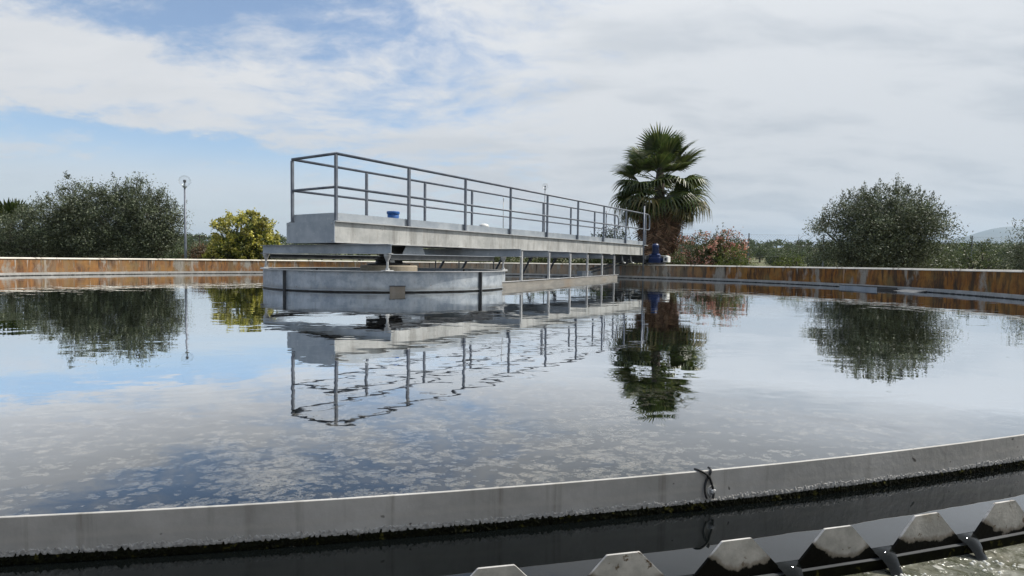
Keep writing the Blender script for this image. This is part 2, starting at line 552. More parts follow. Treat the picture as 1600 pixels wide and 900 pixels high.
# ------------------------------------------------------------------ mesh helpers
class MB:
    def __init__(self):
        self.v, self.f, self.uv, self.mi = [], [], None, None

    def add(self, vs, fs):
        o = len(self.v)
        self.v += [tuple(x) for x in vs]
        self.f += [tuple(i + o for i in q) for q in fs]

    def box(self, x0, x1, y0, y1, z0, z1):
        vs = [(x, y, z) for z in (z0, z1) for y in (y0, y1) for x in (x0, x1)]
        self.add(vs, [(0, 2, 3, 1), (4, 5, 7, 6), (0, 1, 5, 4), (2, 6, 7, 3), (0, 4, 6, 2), (1, 3, 7, 5)])
        return self

    def bbox(self, x0, x1, y0, y1, z0, z1, c=.004):
        """box with its vertical and top edges chamfered"""
        def loop(z, i):
            a, b_, d, e = x0 + i, x1 - i, y0 + i, y1 - i
            return [(a + c, d, z), (b_ - c, d, z), (b_, d + c, z), (b_, e - c, z), (b_ - c, e, z), (a + c, e, z), (a, e - c, z), (a, d + c, z)]
        L = [loop(z0, 0), loop(z1 - c, 0), loop(z1, c)]
        vs = sum(L, [])
        fs = [tuple(range(7, -1, -1)), tuple(range(16, 24))]
        for k in range(2):
            for i in range(8):
                j = (i + 1) % 8
                fs.append((k * 8 + i, k * 8 + j, k * 8 + 8 + j, k * 8 + 8 + i))
        self.add(vs, fs)
        return self

    def tube(self, pts, rad, n=8, cap=True):
        pts = [Vector(p) for p in pts]
        rads = rad if hasattr(rad, '__len__') else [rad] * len(pts)
        rings = []
        prev = None
        for i, p in enumerate(pts):
            d = (pts[min(i + 1, len(pts) - 1)] - pts[max(i - 1, 0)])
            if d.length < 1e-9:
                d = Vector((0, 0, 1))
            d.normalize()
            if prev is None:
                up = Vector((0, 0, 1)) if abs(d.z) < .9 else Vector((1, 0, 0))
                a = d.cross(up).normalized()
            else:
                a = (prev - d * prev.dot(d))
                a = a.normalized() if a.length > 1e-6 else d.orthogonal().normalized()
            prev = a
            b_ = d.cross(a)
            rings.append([p + (a * math.cos(2 * math.pi * k / n) + b_ * math.sin(2 * math.pi * k / n)) * rads[i] for k in range(n)])
        vs = sum(rings, [])
        fs = []
        for i in range(len(rings) - 1):
            for k in range(n):
                k2 = (k + 1) % n
                fs.append((i * n + k, i * n + k2, (i + 1) * n + k2, (i + 1) * n + k))
        if cap:
            fs.append(tuple(range(n - 1, -1, -1)))
            fs.append(tuple(range((len(rings) - 1) * n, len(rings) * n)))
        self.add(vs, fs)
        return self

    def lathe(self, prof, n=24, a0=0, a1=2 * math.pi, cen=(0, 0), closed_prof=False):
        full = abs(a1 - a0 - 2 * math.pi) < 1e-6
        cnt = n if full else n + 1
        vs = []
        for i in range(cnt):
            a = a0 + (a1 - a0) * i / n
            ca, sa = math.cos(a), math.sin(a)
            vs += [(cen[0] + r * ca, cen[1] + r * sa, z) for r, z in prof]
        k = len(prof)
        fs = []
        for i in range(n):
            j = (i + 1) % cnt
            for q in range(k if closed_prof else k - 1):
                q2 = (q + 1) % k
                fs.append((i * k + q, j * k + q, j * k + q2, i * k + q2))
        if not full and closed_prof:
            fs.append(tuple(range(k)))
            fs.append(tuple(range((cnt - 1) * k + k - 1, (cnt - 1) * k - 1, -1)))
        self.add(vs, fs)
        return self

    def mesh(self, name, mats, smooth=False):
        me = bpy.data.meshes.new(name)
        me.from_pydata(self.v, [], self.f)
        for m_ in (mats if isinstance(mats, (list, tuple)) else [mats]):
            me.materials.append(m_)
        if self.mi:
            me.polygons.foreach_set('material_index', self.mi)
        if self.uv:
            l = me.uv_layers.new(name='UVMap')
            for lp in me.loops:
                l.data[lp.index].uv = self.uv[lp.vertex_index]
        if smooth:
            me.polygons.foreach_set('use_smooth', [True] * len(me.polygons))
        me.update()
        return me

    def build(self, name, mats, parent=None, smooth=False, loc=None):
        return link(name, self.mesh(name, mats, smooth), parent, loc)


def link(name, me, parent=None, loc=None, rz=None):
    o = bpy.data.objects.new(name, me)
    COL.objects.link(o)
    if parent is not None:
        o.parent = parent
    if loc is not None:
        o.location = loc
    if rz is not None:
        o.rotation_euler[2] = rz
    return o


def tag(o, label, cat, group=None, kind=None):
    if label:
        o['label'] = label
    if cat:
        o['category'] = cat
    if group:
        o['group'] = group
    if kind:
        o['kind'] = kind
    return o


def empty(name, loc=(0, 0, 0), rz=0.0):
    o = bpy.data.objects.new(name, None)
    COL.objects.link(o)
    o.location = loc
    o.rotation_euler[2] = rz
    o.empty_display_size = .2
    return o


def struct(o):
    o['kind'] = 'structure'
    return o


def polar(r, a, z=0.0):
    return Vector((CX + r * math.cos(a), CY + r * math.sin(a), z))


# ------------------------------------------------------------------ terrain
def sstep(x, a, b):
    t_ = max(0.0, min(1.0, (x - a) / (b - a)))
    return t_ * t_ * (3 - 2 * t_)


def ground_z(x, y):
    d = math.hypot(x, y)
    z = -.25 + 8.0 * sstep(d, 55, 330) - 4.0 * sstep(d, 420, 1500)
    k = sstep(d, 50, 140)
    z += k * 1.5 * mnoise.noise(Vector((x * .011, y * .011, 3.3))) + k * .5 * mnoise.noise(Vector((x * .04, y * .04, 1.3)))
    return z


def build_terrain():
    mb = MB()
    rs = [0.0, 12.1 + .0, 14, 17, 20, 24, 28, 33, 40, 48, 58, 70, 85, 100, 120, 140, 165, 190, 220, 250, 285, 320, 370, 450, 600, 900, 1500, 3000, 6000, 9000]
    na = 120
    vs, fs = [], []
    # a hole is left for the tank: the first ring is the wall's outer face
    for r in rs[1:]:
        for i in range(na):
            a = 2 * math.pi * i / na
            k = sstep(r, 12, 30)
            cx, cy = CX * (1 - k), CY * (1 - k)
            x, y = cx + r * math.cos(a), cy + r * math.sin(a)
            vs.append((x, y, ground_z(x, y)))
    for k in range(len(rs) - 2):
        for i in range(na):
            j = (i + 1) % na
            fs.append((k * na + i, k * na + j, (k + 1) * na + j, (k + 1) * na + i))
    mb.add(vs, fs)
    struct(mb.build('ground', M['ground'], smooth=True))
    # far blue ridge beyond the groves on the right
    mb = MB()
    n = 60
    prof = []
    for i in range(n + 1):
        s = i / n
        x = 2450 + 4200 * s
        hgt = 275 * sstep(s, 0, .22) * (1 - .55 * sstep(s, .5, 1)) + 14 * mnoise.noise(Vector((s * 9, 0, 5))) * sstep(s, 0, .1)
        prof.append((x, hgt))
    vs, fs = [], []
    rows = [(-700, 0.0), (-420, .42), (-150, .86), (0, 1.0), (250, .8), (900, 0.0)]
    for x, hg in prof:
        for j, (dy, kz) in enumerate(rows):
            vs.append((x * (1 + dy * .00002), 4100 + dy - (x - 2450) * .12, max(-20, hg * kz + (8 * mnoise.noise(Vector((x * .01, dy * .01, 0))) if 0 < kz < 1 else 0)) - (12 if kz == 0 else 0)))
    k = len(rows)
    for i in range(n):
        for j in range(k - 1):
            fs.append((i * k + j, (i + 1) * k + j, (i + 1) * k + j + 1, i * k + j + 1))
    mb.add(vs, fs)
    struct(mb.build('mountain', M['mountain'], smooth=True))


build_terrain()


# ------------------------------------------------------------------ tank: water, wall, baffle, weir
def disc(r0, r1, n, z):
    mb = MB()
    if r0 <= 0:
        vs = [(0, 0, z)] + [(r1 * math.cos(2 * math.pi * i / n), r1 * math.sin(2 * math.pi * i / n), z) for i in range(n)]
        mb.add(vs, [(0, 1 + i, 1 + (i + 1) % n) for i in range(n)])
    else:
        vs = []
        for i in range(n):
            a = 2 * math.pi * i / n
            vs += [(r0 * math.cos(a), r0 * math.sin(a), z), (r1 * math.cos(a), r1 * math.sin(a), z)]
        mb.add(vs, [(2 * i, 2 * i + 1, 2 * ((i + 1) % n) + 1, 2 * ((i + 1) % n)) for i in range(n)])
    return mb


struct(disc(0, R_WEIR - .003, 256, 0).build('tank_water', M['water'], loc=(CX, CY, 0)))
Z_LAU = -0.033
launder = struct(disc(R_WEIR + .004, R_WALL + .01, 256, Z_LAU).build('launder_water', M['launder'], loc=(CX, CY, 0)))


def build_wall():
    root = empty('tank_wall', (CX, CY, 0))
    tag(root, 'round concrete rim wall of the tank, streaked with rust', 'wall')
    n = 240
    for nm, prof, mat in (('wall_face', [(R_WALL, -.6), (R_WALL, Z_WALL - .045)], M['wall']),
                          ('outer_face', [(R_WALL + .33, Z_WALL - .045), (R_WALL + .33, -.8)], M['concrete_tan'])):
        mb = MB()
        mb.lathe(prof, n, 0, 2 * math.pi - 1e-5)
        mb.uv = []
        for i in range(n + 1):
            a = 2 * math.pi * i / n
            if a > math.pi * 1.5:
                a -= 2 * math.pi
            for r, z in prof:
                mb.uv.append((a * R_WALL, z))
        mb.build(nm, mat, root)
    # coping slabs
    k = 46
    mb = MB()
    a = 2 * math.pi / k
    mb.lathe([(R_WALL - .018, Z_WALL - .043), (R_WALL - .018, Z_WALL - .032), (R_WALL + .016, Z_WALL), (R_WALL + .345, Z_WALL), (R_WALL + .352, Z_WALL - .006), (R_WALL + .352, Z_WALL - .043)],
             6, -a / 2 + .00035, a / 2 - .00035, closed_prof=True)
    me = mb.mesh('coping_slab', M['coping'])
    rng = random.Random(4)
    for i in range(k):
        link('coping_slab', me, root, (0, 0, rng.uniform(-.003, .003)), i * a)


build_wall()


def build_baffle():
    root = empty('scum_baffle', (CX, CY, 0))
    tag(root, 'low grey ring baffle standing in the tank water', 'baffle')
    k = 26
    a = 2 * math.pi / k
    mb = MB()
    t2 = .0028
    mb.lathe([(R_BAF - t2, -.22), (R_BAF - t2, Z_BAF - .001), (R_BAF - t2 + .001, Z_BAF), (R_BAF + t2 - .001, Z_BAF), (R_BAF + t2, Z_BAF - .001), (R_BAF + t2, -.22)],
             14, -a + .0001, -.0001, closed_prof=True)
    me = mb.mesh('baffle_plate', [M['baffle']])
    a_joint = -1.3042
    for i in range(k):
        link('baffle_plate', me, root, None, a_joint + i * a)
    # bolts at the joints
    bm_ = MB()
    bm_.lathe([(0, .009), (.0045, .0085), (.0065, .006), (.0065, 0)], 6)
    bm_.lathe([(.011, .0), (.011, .002), (0, .0021)], 12)
    bme = bm_.mesh('bolt', M['light_steel'])
    for i in range(k):
        aa = a_joint + i * a
        o = link('bolt', bme, root)
        rr = R_BAF + t2
        o.matrix_local = Matrix.Translation((rr * math.cos(aa + .0004), rr * math.sin(aa + .0004), .036)) @ Matrix.Rotation(aa, 4, 'Z') @ Matrix.Rotation(math.pi / 2, 4, 'Y')
    return a_joint


A_JOINT = build_baffle()


def build_weir():
    root = empty('overflow_weir', (CX, CY, 0))
    tag(root, 'ring weir of trapezoid teeth along the overflow channel', 'weir')
    n = 332
    pitch = 2 * math.pi / n
    wt, wb = .0275, .0995
    zt, zb = .05, -.0225
    th = .002
    def tooth_vs():
        pts = [(-wb, zb), (wb, zb), (wt + .001, zt - .001), (wt - .001, zt), (-wt + .001, zt), (-wt - .001, zt - .001)]
        vs = [(x, -th, z) for x, z in pts] + [(x, th, z) for x, z in pts]
        k = len(pts)
        fs = [tuple(range(k)), tuple(range(2 * k - 1, k - 1, -1))] + [((i + 1) % k, i, k + i, k + (i + 1) % k) for i in range(k)]
        return vs, fs
    mb = MB()
    mb.add(*tooth_vs())
    me = mb.mesh('tooth', M['tooth'])
    base = -1.3042 - .5 * pitch
    rest = MB()
    trng = random.Random(12)
    for i in range(n):
        j = i if i <= n // 2 else i - n
        aa = base + j * pitch
        if -30 <= j <= 31:
            o = link('tooth', me, root, (R_WEIR * math.cos(aa), R_WEIR * math.sin(aa), trng.uniform(-.0012, .0012)), aa - math.pi / 2 + trng.uniform(-.012, .012))
            o.rotation_euler[0] = trng.uniform(-.02, .02)
        else:
            vs, fs = tooth_vs()
            mt = Matrix.Translation((R_WEIR * math.cos(aa), R_WEIR * math.sin(aa), 0)) @ Matrix.Rotation(aa - math.pi / 2, 4, 'Z')
            rest.add([mt @ Vector(v) for v in vs], fs)
    o = rest.build('tooth_row', M['baffle'], root)
    o['kind'] = 'stuff'
    mb = MB()
    mb.lathe([(R_WEIR - th, -.4), (R_WEIR - th, zb - .0005), (R_WEIR + th, zb - .0005), (R_WEIR + th, -.4)], n, closed_prof=True)
    mb.build('weir_plate', M['algae'], root)
    mb = MB()
    # clamping strip bolted along the outside under the teeth
    mb.lathe([(R_WEIR + th + .0006, -.4), (R_WEIR + th + .0006, -.0152), (R_WEIR + th + .0075, -.0152), (R_WEIR + th + .0075, -.4)], n, closed_prof=True)
    mb.build('clamping_strip', M['algae'], root)
    mb = MB()
    mb.lathe([(R_WEIR + th + .0080, -.0150), (R_WEIR + th + .0080, -.0141), (R_WEIR + th + .0006, -.0141), (R_WEIR + th + .0006, -.0150)], n, closed_prof=True)
    mb.build('strip_edge', M['dark_steel'], root)
    # water spilling through the notches nearest to the camera
    mb = MB()
    st = [(-.0035, .0225, -.0004, 0), (.003, .0215, -.0012, .0002), (.009, .0195, -.0036, .0005), (.015, .0170, -.0080, .0008), (.021, .0145, -.0145, .0012), (.0265, .0130, -.0220, .0015), (.031, .0135, -.0295, .0014), (.036, .018, -.0350, .001), (.046, .026, -.037, .0)]
    vs, fs = [], []
    for (y, w, z, cr) in st:
        for k in range(5):
            s = (k - 2) / 2
            vs.append((s * w, y, z + cr * (1 - s * s) - (.0035 * s * s if 0 <= y < .034 else 0)))
    for i in range(len(st) - 1):
        for k in range(4):
            fs.append((i * 5 + k, i * 5 + k + 1, i * 5 + 6 + k, i * 5 + 5 + k))
    mb.add(vs, fs)
    me = mb.mesh('spilling_water', M['water'], True)
    rng = random.Random(6)
    fb = MB()
    for j in range(-6, 14):
        aa = base + (j + .5) * pitch
        mt = Matrix.Translation((R_WEIR * math.cos(aa), R_WEIR * math.sin(aa), 0)) @ Matrix.Rotation(aa - math.pi / 2, 4, 'Z')
        for q in range(46):
            far = rng.random() ** 1.6
            r = rng.uniform(.0012, .0042) * (1.15 - .5 * far)
            px_, py_ = rng.gauss(.0, .022 + .035 * far), .036 + .11 * far + rng.gauss(0, .006)
            vs, fs = [], []
            for lv, zz in ((1.0, 0.0), (.78, .55), (.30, .85)):
                vs += [(px_ + r * lv * math.cos(k * math.pi / 3), py_ + r * lv * math.sin(k * math.pi / 3), Z_LAU - .001 + r * zz) for k in range(6)]
            for lv in range(2):
                fs += [(lv * 6 + k, lv * 6 + (k + 1) % 6, lv * 6 + 6 + (k + 1) % 6, lv * 6 + 6 + k) for k in range(6)]
            fs.append(tuple(range(12, 18)))
            fb.add([mt @ Vector(v) for v in vs], fs)
    tag(fb.build('foam_bubbles', M['foam'], loc=(CX, CY, 0), smooth=True), 'white foam bubbles below the notches in the overflow channel', 'foam', kind='stuff')
    for j in range(-30, 31):
        aa = base + (j + .5) * pitch
        link('spilling_water', me, launder, (R_WEIR * math.cos(aa), R_WEIR * math.sin(aa), 0), aa - math.pi / 2)


build_weir()


def build_growth():
    """algae fringe and dried froth along the near baffle, on the side of the weir"""
    a0, a1 = -1.62, -1.02
    n = 4200
    for nm, mat, rows, amp, seed, lab, cat in (
            ('algae_fringe', M['algae'], [(-.008, .3), (-.005, .6), (-.0025, .8), (0.0, .9), (.0025, 1.0), (.005, 1.0), (.0075, .95), (.010, .8), (.0125, .5), (.015, .0)], .0055, 1, 'dark green algae fringe along the water line of the near baffle', 'algae'),
            ('froth_crust', M['froth'], [(.011, .0), (.013, .7), (.015, 1.0), (.017, 1.0), (.019, .9), (.021, .6), (.0235, .0)], .0022, 2, 'pale dried froth crust along the near baffle above the algae', 'froth')):
        mb = MB()
        vs, fs = [], []
        k = len(rows)
        for i in range(n + 1):
            a = a0 + (a1 - a0) * i / n
            s = a * R_BAF
            jag = .0060 * mnoise.noise(Vector((s * 40, seed, 0))) + .0085 * mnoise.noise(Vector((s * 190, seed, 3))) + .004 * mnoise.noise(Vector((s * 420, seed, 7))) + .006 * mnoise.noise(Vector((s * 6, seed, 8)))
            thick = .55 + .45 * mnoise.noise(Vector((s * 9, seed, 5)))
            for j, (z, kk) in enumerate(rows):
                nz = .5 + .8 * mnoise.noise(Vector((s * 110, z * 150, seed))) + .8 * mnoise.noise(Vector((s * 230, z * 260 + 7, seed + 4)))
                zz = z + jag * (j / (k - 1)) ** 1.5 + .0015 * mnoise.noise(Vector((s * 200, z * 300, seed + 9)))
                r = R_BAF + .0031 + amp * kk * max(.06, nz) * thick
                if kk == 0:
                    r = R_BAF + .0012
                vs.append((r * math.cos(a), r * math.sin(a), zz))
        for i in range(n):
            for j in range(k - 1):
                fs.append((i * k + j, (i + 1) * k + j, (i + 1) * k + j + 1, i * k + j + 1))
        mb.add(vs, fs)
        tag(mb.build(nm, mat, loc=(CX, CY, 0)), lab, cat, kind='stuff')


build_growth()


def build_flecks():
    """thin floating scum, thickest in drifting patches"""
    rng = random.Random(11)
    mb = MB()
    vs, fs = [], []
    cnt = 0
    tries = 0
    while cnt < 32000 and tries < 400000:
        tries += 1
        r = 1.0 + 7.5 * rng.random() ** 1.5
        a = math.pi / 2 + rng.uniform(-.80, .80)
        x, y = r * math.cos(a), r * math.sin(a)
        if math.hypot(x - CX, y - CY) > R_BAF - .03:
            continue
        dn = .5 + .5 * mnoise.noise(Vector((x * 2.6, y * 2.2, 0))) + .45 * mnoise.noise(Vector((x * 9, y * 8, 2)))
        if rng.random() > max(0.12, (dn - .24) * 1.15):
            continue
        # a fleck is a few overlapping ragged discs joined side by side
        q = rng.choice((1, 1, 2, 3, 4))
        ang = rng.uniform(-.6, .6)
        for _ in range(q):
            s = .003 + .012 * rng.random() ** 1.8
            ox, oy = rng.gauss(0, .018), rng.gauss(0, .012)
            k = rng.randint(7, 10)
            b0 = len(vs)
            z = .00025 + .0003 * rng.random()
            ph = rng.uniform(0, 6.28)
            for i in range(k):
                t_ = ph + 2 * math.pi * i / k
                rr = s * rng.uniform(.55, 1.25)
                ex, ey = rr * 1.35 * math.cos(t_), rr * math.sin(t_)
                vs.append((x + ox + ex * math.cos(ang) - ey * math.sin(ang), y + oy + ex * math.sin(ang) + ey * math.cos(ang), z))
            fs.append(tuple(range(b0, b0 + k)))
            cnt += 1
    for _ in range(260):
        r = 1.0 + 4.2 * rng.random() ** 1.3
        a = math.pi / 2 + rng.uniform(-.8, .8)
        x, y = r * math.cos(a), r * math.sin(a)
        s = .010 + .030 * rng.random() ** 2
        if math.hypot(x - CX, y - CY) > R_BAF - .06 - s * 1.4:
            continue
        if .5 + .5 * mnoise.noise(Vector((x * 1.3, y * 1.2, 4))) < rng.random() * .9:
            continue
        k = 14
        b0 = len(vs)
        z = .0006 + .0002 * rng.random()
        ph = rng.uniform(0, 6)
        for i in range(k):
            t_ = 2 * math.pi * i / k
            rr = s * (1 + .45 * mnoise.noise(Vector((math.cos(t_) * 1.6 + ph, math.sin(t_) * 1.6, ph))))
            vs.append((x + 1.5 * rr * math.cos(t_), y + rr * math.sin(t_), z))
        fs.append(tuple(range(b0, b0 + k)))
    mb.v, mb.f = vs, fs
    tag(mb.build('scum_flecks', M['fleck']), 'pale scum flecks drifting on the near water', 'scum', kind='stuff')


build_flecks()


def build_cord():
    a = A_JOINT - .0006
    er = Vector((math.cos(a), math.sin(a), 0))
    et = Vector((-math.sin(a), math.cos(a), 0))
    P0 = polar(R_BAF, a, 0)
    def P(t_, z, out):
        return P0 + et * t_ + er * (out + .0028) + Vector((0, 0, z))
    root = empty('tie_cord', P(0, 0, 0))
    tag(root, 'black cord crossed over the near baffle around a bolt', 'cord')
    inv = root.location
    def strand(pts):
        cs = [P(*q) - inv for q in pts]
        # catmull-rom smoothing
        out = []
        for i in range(len(cs) - 1):
            p0, p1, p2, p3 = cs[max(i - 1, 0)], cs[i], cs[i + 1], cs[min(i + 2, len(cs) - 1)]
            for s in range(6):
                u = s / 6
                out.append(.5 * ((2 * p1) + (p2 - p0) * u + (2 * p0 - 5 * p1 + 4 * p2 - p3) * u * u + (3 * p1 - p0 - 3 * p2 + p3) * u ** 3))
        out.append(cs[-1])
        MB().tube(out, .0024, 8).build('strand', M['black'], root, True)
    strand([(-.024, .080, -.010), (-.021, .0805, -.002), (-.012, .077, .004), (-.001, .068, .006), (.006, .056, .004), (.010, .043, .005), (.0105, .031, .007), (.009, .022, .007)])
    strand([(.008, .0805, -.010), (.0075, .0808, -.002), (.005, .076, .003), (.001, .068, .003), (-.005, .057, .003), (-.009, .045, .005), (-.0085, .033, .007), (-.005, .024, .007)])


build_cord()


def build_trough():
    root = empty('scum_trough', (CX, CY, 0))
    tag(root, 'shallow dark scum trough floating beside the rusty wall', 'trough')
    a0, a1 = .088, .200
    ri, ro = 9.80, 10.24
    for nm, prof in (('inner_side', [(ri, -.12), (ri, .060), (ri + .012, .060), (ri + .012, -.12)]), ('top_lip', [(ri - .012, .0605), (ri - .012, .074), (ri + .03, .074), (ri + .03, .0605)]), ('outer_side', [(ro, -.12), (ro, .062), (ro + .012, .062), (ro + .012, -.12)]),
                     ('trough_floor', [(ri + .013, -.02), (ri + .013, .006), (ro - .001, .006), (ro - .001, -.02)])):
        mb = MB()
        mb.lathe(prof, 16, a0, a1, closed_prof=True)
        mb.build(nm, M['galv'] if nm in ('trough_floor', 'inner_side') else M['black'], root)
    for a in (a0, a1):
        mb = MB()
        mb.lathe([(ri + .013, -.12), (ri + .013, .036), (ro - .001, .036), (ro - .001, -.12)], 1, a - .0008, a + .0008, closed_prof=True)
        mb.build('end_plate', M['black'], root)
    mb = MB()
    # sloping beach plate next to the trough
    vs = []
    for a in (.022, .080):
        for r, z in ((9.98, -.012), (10.36, .030), (10.36, .022), (9.98, -.022)):
            vs.append((r * math.cos(a), r * math.sin(a), z))
    mb.add(vs, [(0, 1, 5, 4), (1, 2, 6, 5), (2, 3, 7, 6), (3, 0, 4, 7), (0, 3, 2, 1), (4, 5, 6, 7)])
    mb.build('beach_plate', M['dark_steel'], root)


build_trough()


# ------------------------------------------------------------------ centre drum, pillar
def build_drum():
    root = empty('stilling_drum', (CX, CY, 0))
    tag(root, 'wide galvanised steel drum hanging in the middle of the tank', 'drum')
    rng_a = -2.19
    gap = .006
    for q in range(4):
        a0 = rng_a + q * math.pi / 2
        mb = MB()
        mb.lathe([(R_DRUM - .005, -.5), (R_DRUM - .005, Z_DRUM - .012), (R_DRUM, Z_DRUM - .012), (R_DRUM, -.5)], 36, a0 + gap, a0 + math.pi / 2 - gap, closed_prof=True)
        mb.build('shell_plate', M['drum'], root, False)
        mb = MB()
        mb.lathe([(R_DRUM - .05, Z_DRUM - .011), (R_DRUM - .05, Z_DRUM), (R_DRUM + .045, Z_DRUM), (R_DRUM + .045, Z_DRUM - .011)], 36, a0, a0 + math.pi / 2, closed_prof=True)
        mb.build('rim_flange', M['light_steel'], root)
        mb = MB()
        mb.lathe([(R_DRUM + .0005, .024), (R_DRUM + .0005, .036), (R_DRUM + .010, .036), (R_DRUM + .010, .024)], 36, a0 + gap * 2.5, a0 + math.pi / 2 - gap * 2.5, closed_prof=True)
        mb.build('lower_bead', M['galv'], root)
        # flanged joint: two upright plates standing out from the shell
        for s in (-1, 1):
            mb = MB()
            mb.box(R_DRUM - .03, R_DRUM + .040, -.003 + s * .009, .003 + s * .009, -.4, Z_DRUM - .013)
            mb.build('joint_flange', M['dark_steel'], root).rotation_euler[2] = a0
        mb = MB()
        mb.box(R_DRUM + .001, R_DRUM + .020, -.034, -.0175, -.4, Z_DRUM - .013)
        mb.build('joint_strap', M['dark_steel'], root).rotation_euler[2] = a0
    mb = MB()
    mb.box(R_DRUM + .012, R_DRUM + .024, -.115, .115, -.15, .095)
    o = mb.build('hanging_board', M['patch'], root)
    o.rotation_euler[2] = -1.3086
    mb = MB()
    mb.box(R_DRUM + .003, R_DRUM + .030, -.125, .125, .096, .108)
    mb.build('board_clip', M['dark_steel'], root).rotation_euler[2] = -1.3086
    mb = MB()
    p = empty('central_pillar', (CX, CY, -.5))
    tag(p, 'tan concrete pillar inside the galvanised drum carrying the black pivot', 'pillar')
    mb.lathe([(.53, 0), (.53, .885), (.518, .90), (0, .90)], 40)
    mb.build('shaft', M['concrete_tan'], p)
    mb = MB()
    mb.lathe([(.40, .901), (.40, .93), (.27, .94), (.24, .985), (.27, 1.0), (.27, 1.03), (.18, 1.05), (.18, 1.24), (0, 1.24)], 28)
    b = mb.build('pivot_bearing', M['black'], p)
    mb = MB()
    mb.box(-.045, .045, -.275, -.272, .955, .995)
    mb.build('plate', M['white'], b).rotation_euler[2] = R(24)


build_drum()


# ------------------------------------------------------------------ the travelling bridge (local x along, y to the far side)
def build_bridge():
    root = empty('walkway_bridge', (CX, CY, 0), BR_ROT)
    tag(root, 'long galvanised steel walkway bridge with railings over the tank', 'bridge')
    U0, U1 = -1.74, 11.45
    VF, VB = -.526, .592
    SP = 1.6589
    # girders: channel sections, flanges outwards
    for s, v in ((-1, VF - .012), (1, VB + .012)):
        mb = MB()
        mb.box(U0 + .012, U1, min(v, v + s * .008), max(v, v + s * .008), .779, 1.100)
        g = mb.build('girder', M['girder'], root)
        mb = MB()
        y0, y1 = sorted((v - s * .06, v + s * .048))
        mb.box(U0 + .012, U1 + .28, y0, y1, 1.1005, 1.116)
        mb.build('top_flange', M['light_steel'], g)
        mb = MB()
        y0, y1 = sorted((v - s * .06, v + s * .030))
        mb.box(U0 + .012, U1, y0, y1, .766, .7785)
        mb.build('bottom_flange', M['light_steel'], g)
    mb = MB()
    mb.box(U0 - .004, U0 + .008, VF - .035, VB + .075, .764, 1.112)
    e = mb.build('end_plate', M['galv'], root)
    for y in (VF + .02, VB + .02):
        for z in (.80, 1.075):
            mb = MB()
            mb.lathe([(.014, 0), (.014, .01), (0, .012)], 6)
            o = mb.build('bolt', M['light_steel'], e)
            o.matrix_local = Matrix.Translation((U0 - .0045, y, z)) @ Matrix.Rotation(-math.pi / 2, 4, 'Y')
    for k in range(11):
        mb = MB()
        u0 = U0 + .05 + k * 1.2
        mb.box(u0, min(u0 + 1.194, U1), VF + .045, VB - .045, 1.085, 1.1)
        mb.build('deck_plate', M['deck'], root)
    for k in range(12):
        u = U0 + .3 + k * 1.15
        mb = MB()
        mb.box(u, u + .06, VF + .035, VB - .035, .82, 1.084)
        mb.build('cross_rib', M['dark_steel'], root)
    # railing posts
    pu = [-1.68 + n * SP for n in range(8)]
    for side, v in ((-1, VF), (1, VB)):
        us = pu + ([11.62] if side < 0 else [11.55])
        for i, u in enumerate(us):
            mb = MB()
            w = .025 if i not in (1,) or side > 0 else .030
            mb.bbox(u - w, u + w, v - .022, v + .022, 1.117, 2.165, .006)
            p = mb.build('railing_post', M['rail'], root)
            mb = MB()
            mb.box(u - .05, u + .05, v - .026 + side * .004, v + .026 + side * .004, 1.1165, 1.124)
            mb.build('base_plate', M['rail'], p)
        # rails end in a bend from the top rail down to the middle rail
        ue = 11.99 if side < 0 else 11.86
        bend = [(ue - .28, v, 2.186), (ue - .16, v, 2.180), (ue - .07, v, 2.145), (ue - .015, v, 2.07), (ue, v, 1.97), (ue, v, 1.80), (ue - .005, v, 1.72), (ue - .03, v, 1.675), (ue - .08, v, 1.658)]
        MB().tube([(-1.68, v, 2.186)] + bend[:3], .023, 10).build('top_rail', M['rail'], root, True)
        MB().tube(bend[2:], .023, 10).build('rail_bend', M['rail'], root, True)
        MB().tube([(-1.68, v, 1.658), (ue - .08, v, 1.658)], .021, 10).build('middle_rail', M['rail'], root, True)
        mb = MB()
        vi = v - side * .030
        mb.box(-1.66, 11.55, vi - .0025, vi + .0025, 1.118, 1.25)
        mb.build('toe_board', M['galv'], root)
    MB().tube([(-1.68, VF, 2.186), (-1.68, VB, 2.186)], .023, 10).build('end_rail', M['rail'], root, True)
    MB().tube([(-1.68, VF, 1.658), (-1.68, VB, 1.658)], .021, 10).build('end_rail', M['rail'], root, True)
    mb = MB()
    mb.box(-1.667, -1.662, VF + .034, VB - .034, 1.118, 1.25)
    mb.build('toe_board', M['galv'], root)
    # standing poles at the wall end and a thin conduit on the far rail
    MB().tube([(11.24, VF - .09, -.3), (11.24, VF - .09, 2.43)], .026, 10).build('standing_pole', M['rail'], root, True)
    MB().tube([(10.96, VB + .06, .8), (10.96, VB + .06, 2.29)], .022, 8).build('standing_pole', M['rail'], root, True)
    MB().tube([(4.70, VB + .06, 1.1), (4.70, VB + .06, 2.18)], .011, 6).build('conduit', M['light_steel'], root, True)

    # cross beams below the girders, the two first ones carry the drum
    def channel(name, u, v0, v1, z0, z1, mat, face=-1):
        mb = MB()
        mb.box(u - .004, u + .004, v0, v1, z0 + .0085, z1 - .0085)
        b = mb.build(name, mat, root)
        mb = MB()
        mb.box(u + .045, u - .058 * 1, v0, v1, z1 - .008, z1)
        mb.build('flange', M['galv'], b)
        mb = MB()
        mb.box(u + .045, u - .058, v0, v1, z0, z0 + .008)
        mb.build('flange', M['light_steel'], b)
        return b
    channel('cross_beam', -1.55, -1.63, 1.64, .592, .742, M['galv'])
    channel('cross_beam', 1.55, -1.96, 1.62, .592, .742, M['galv'])
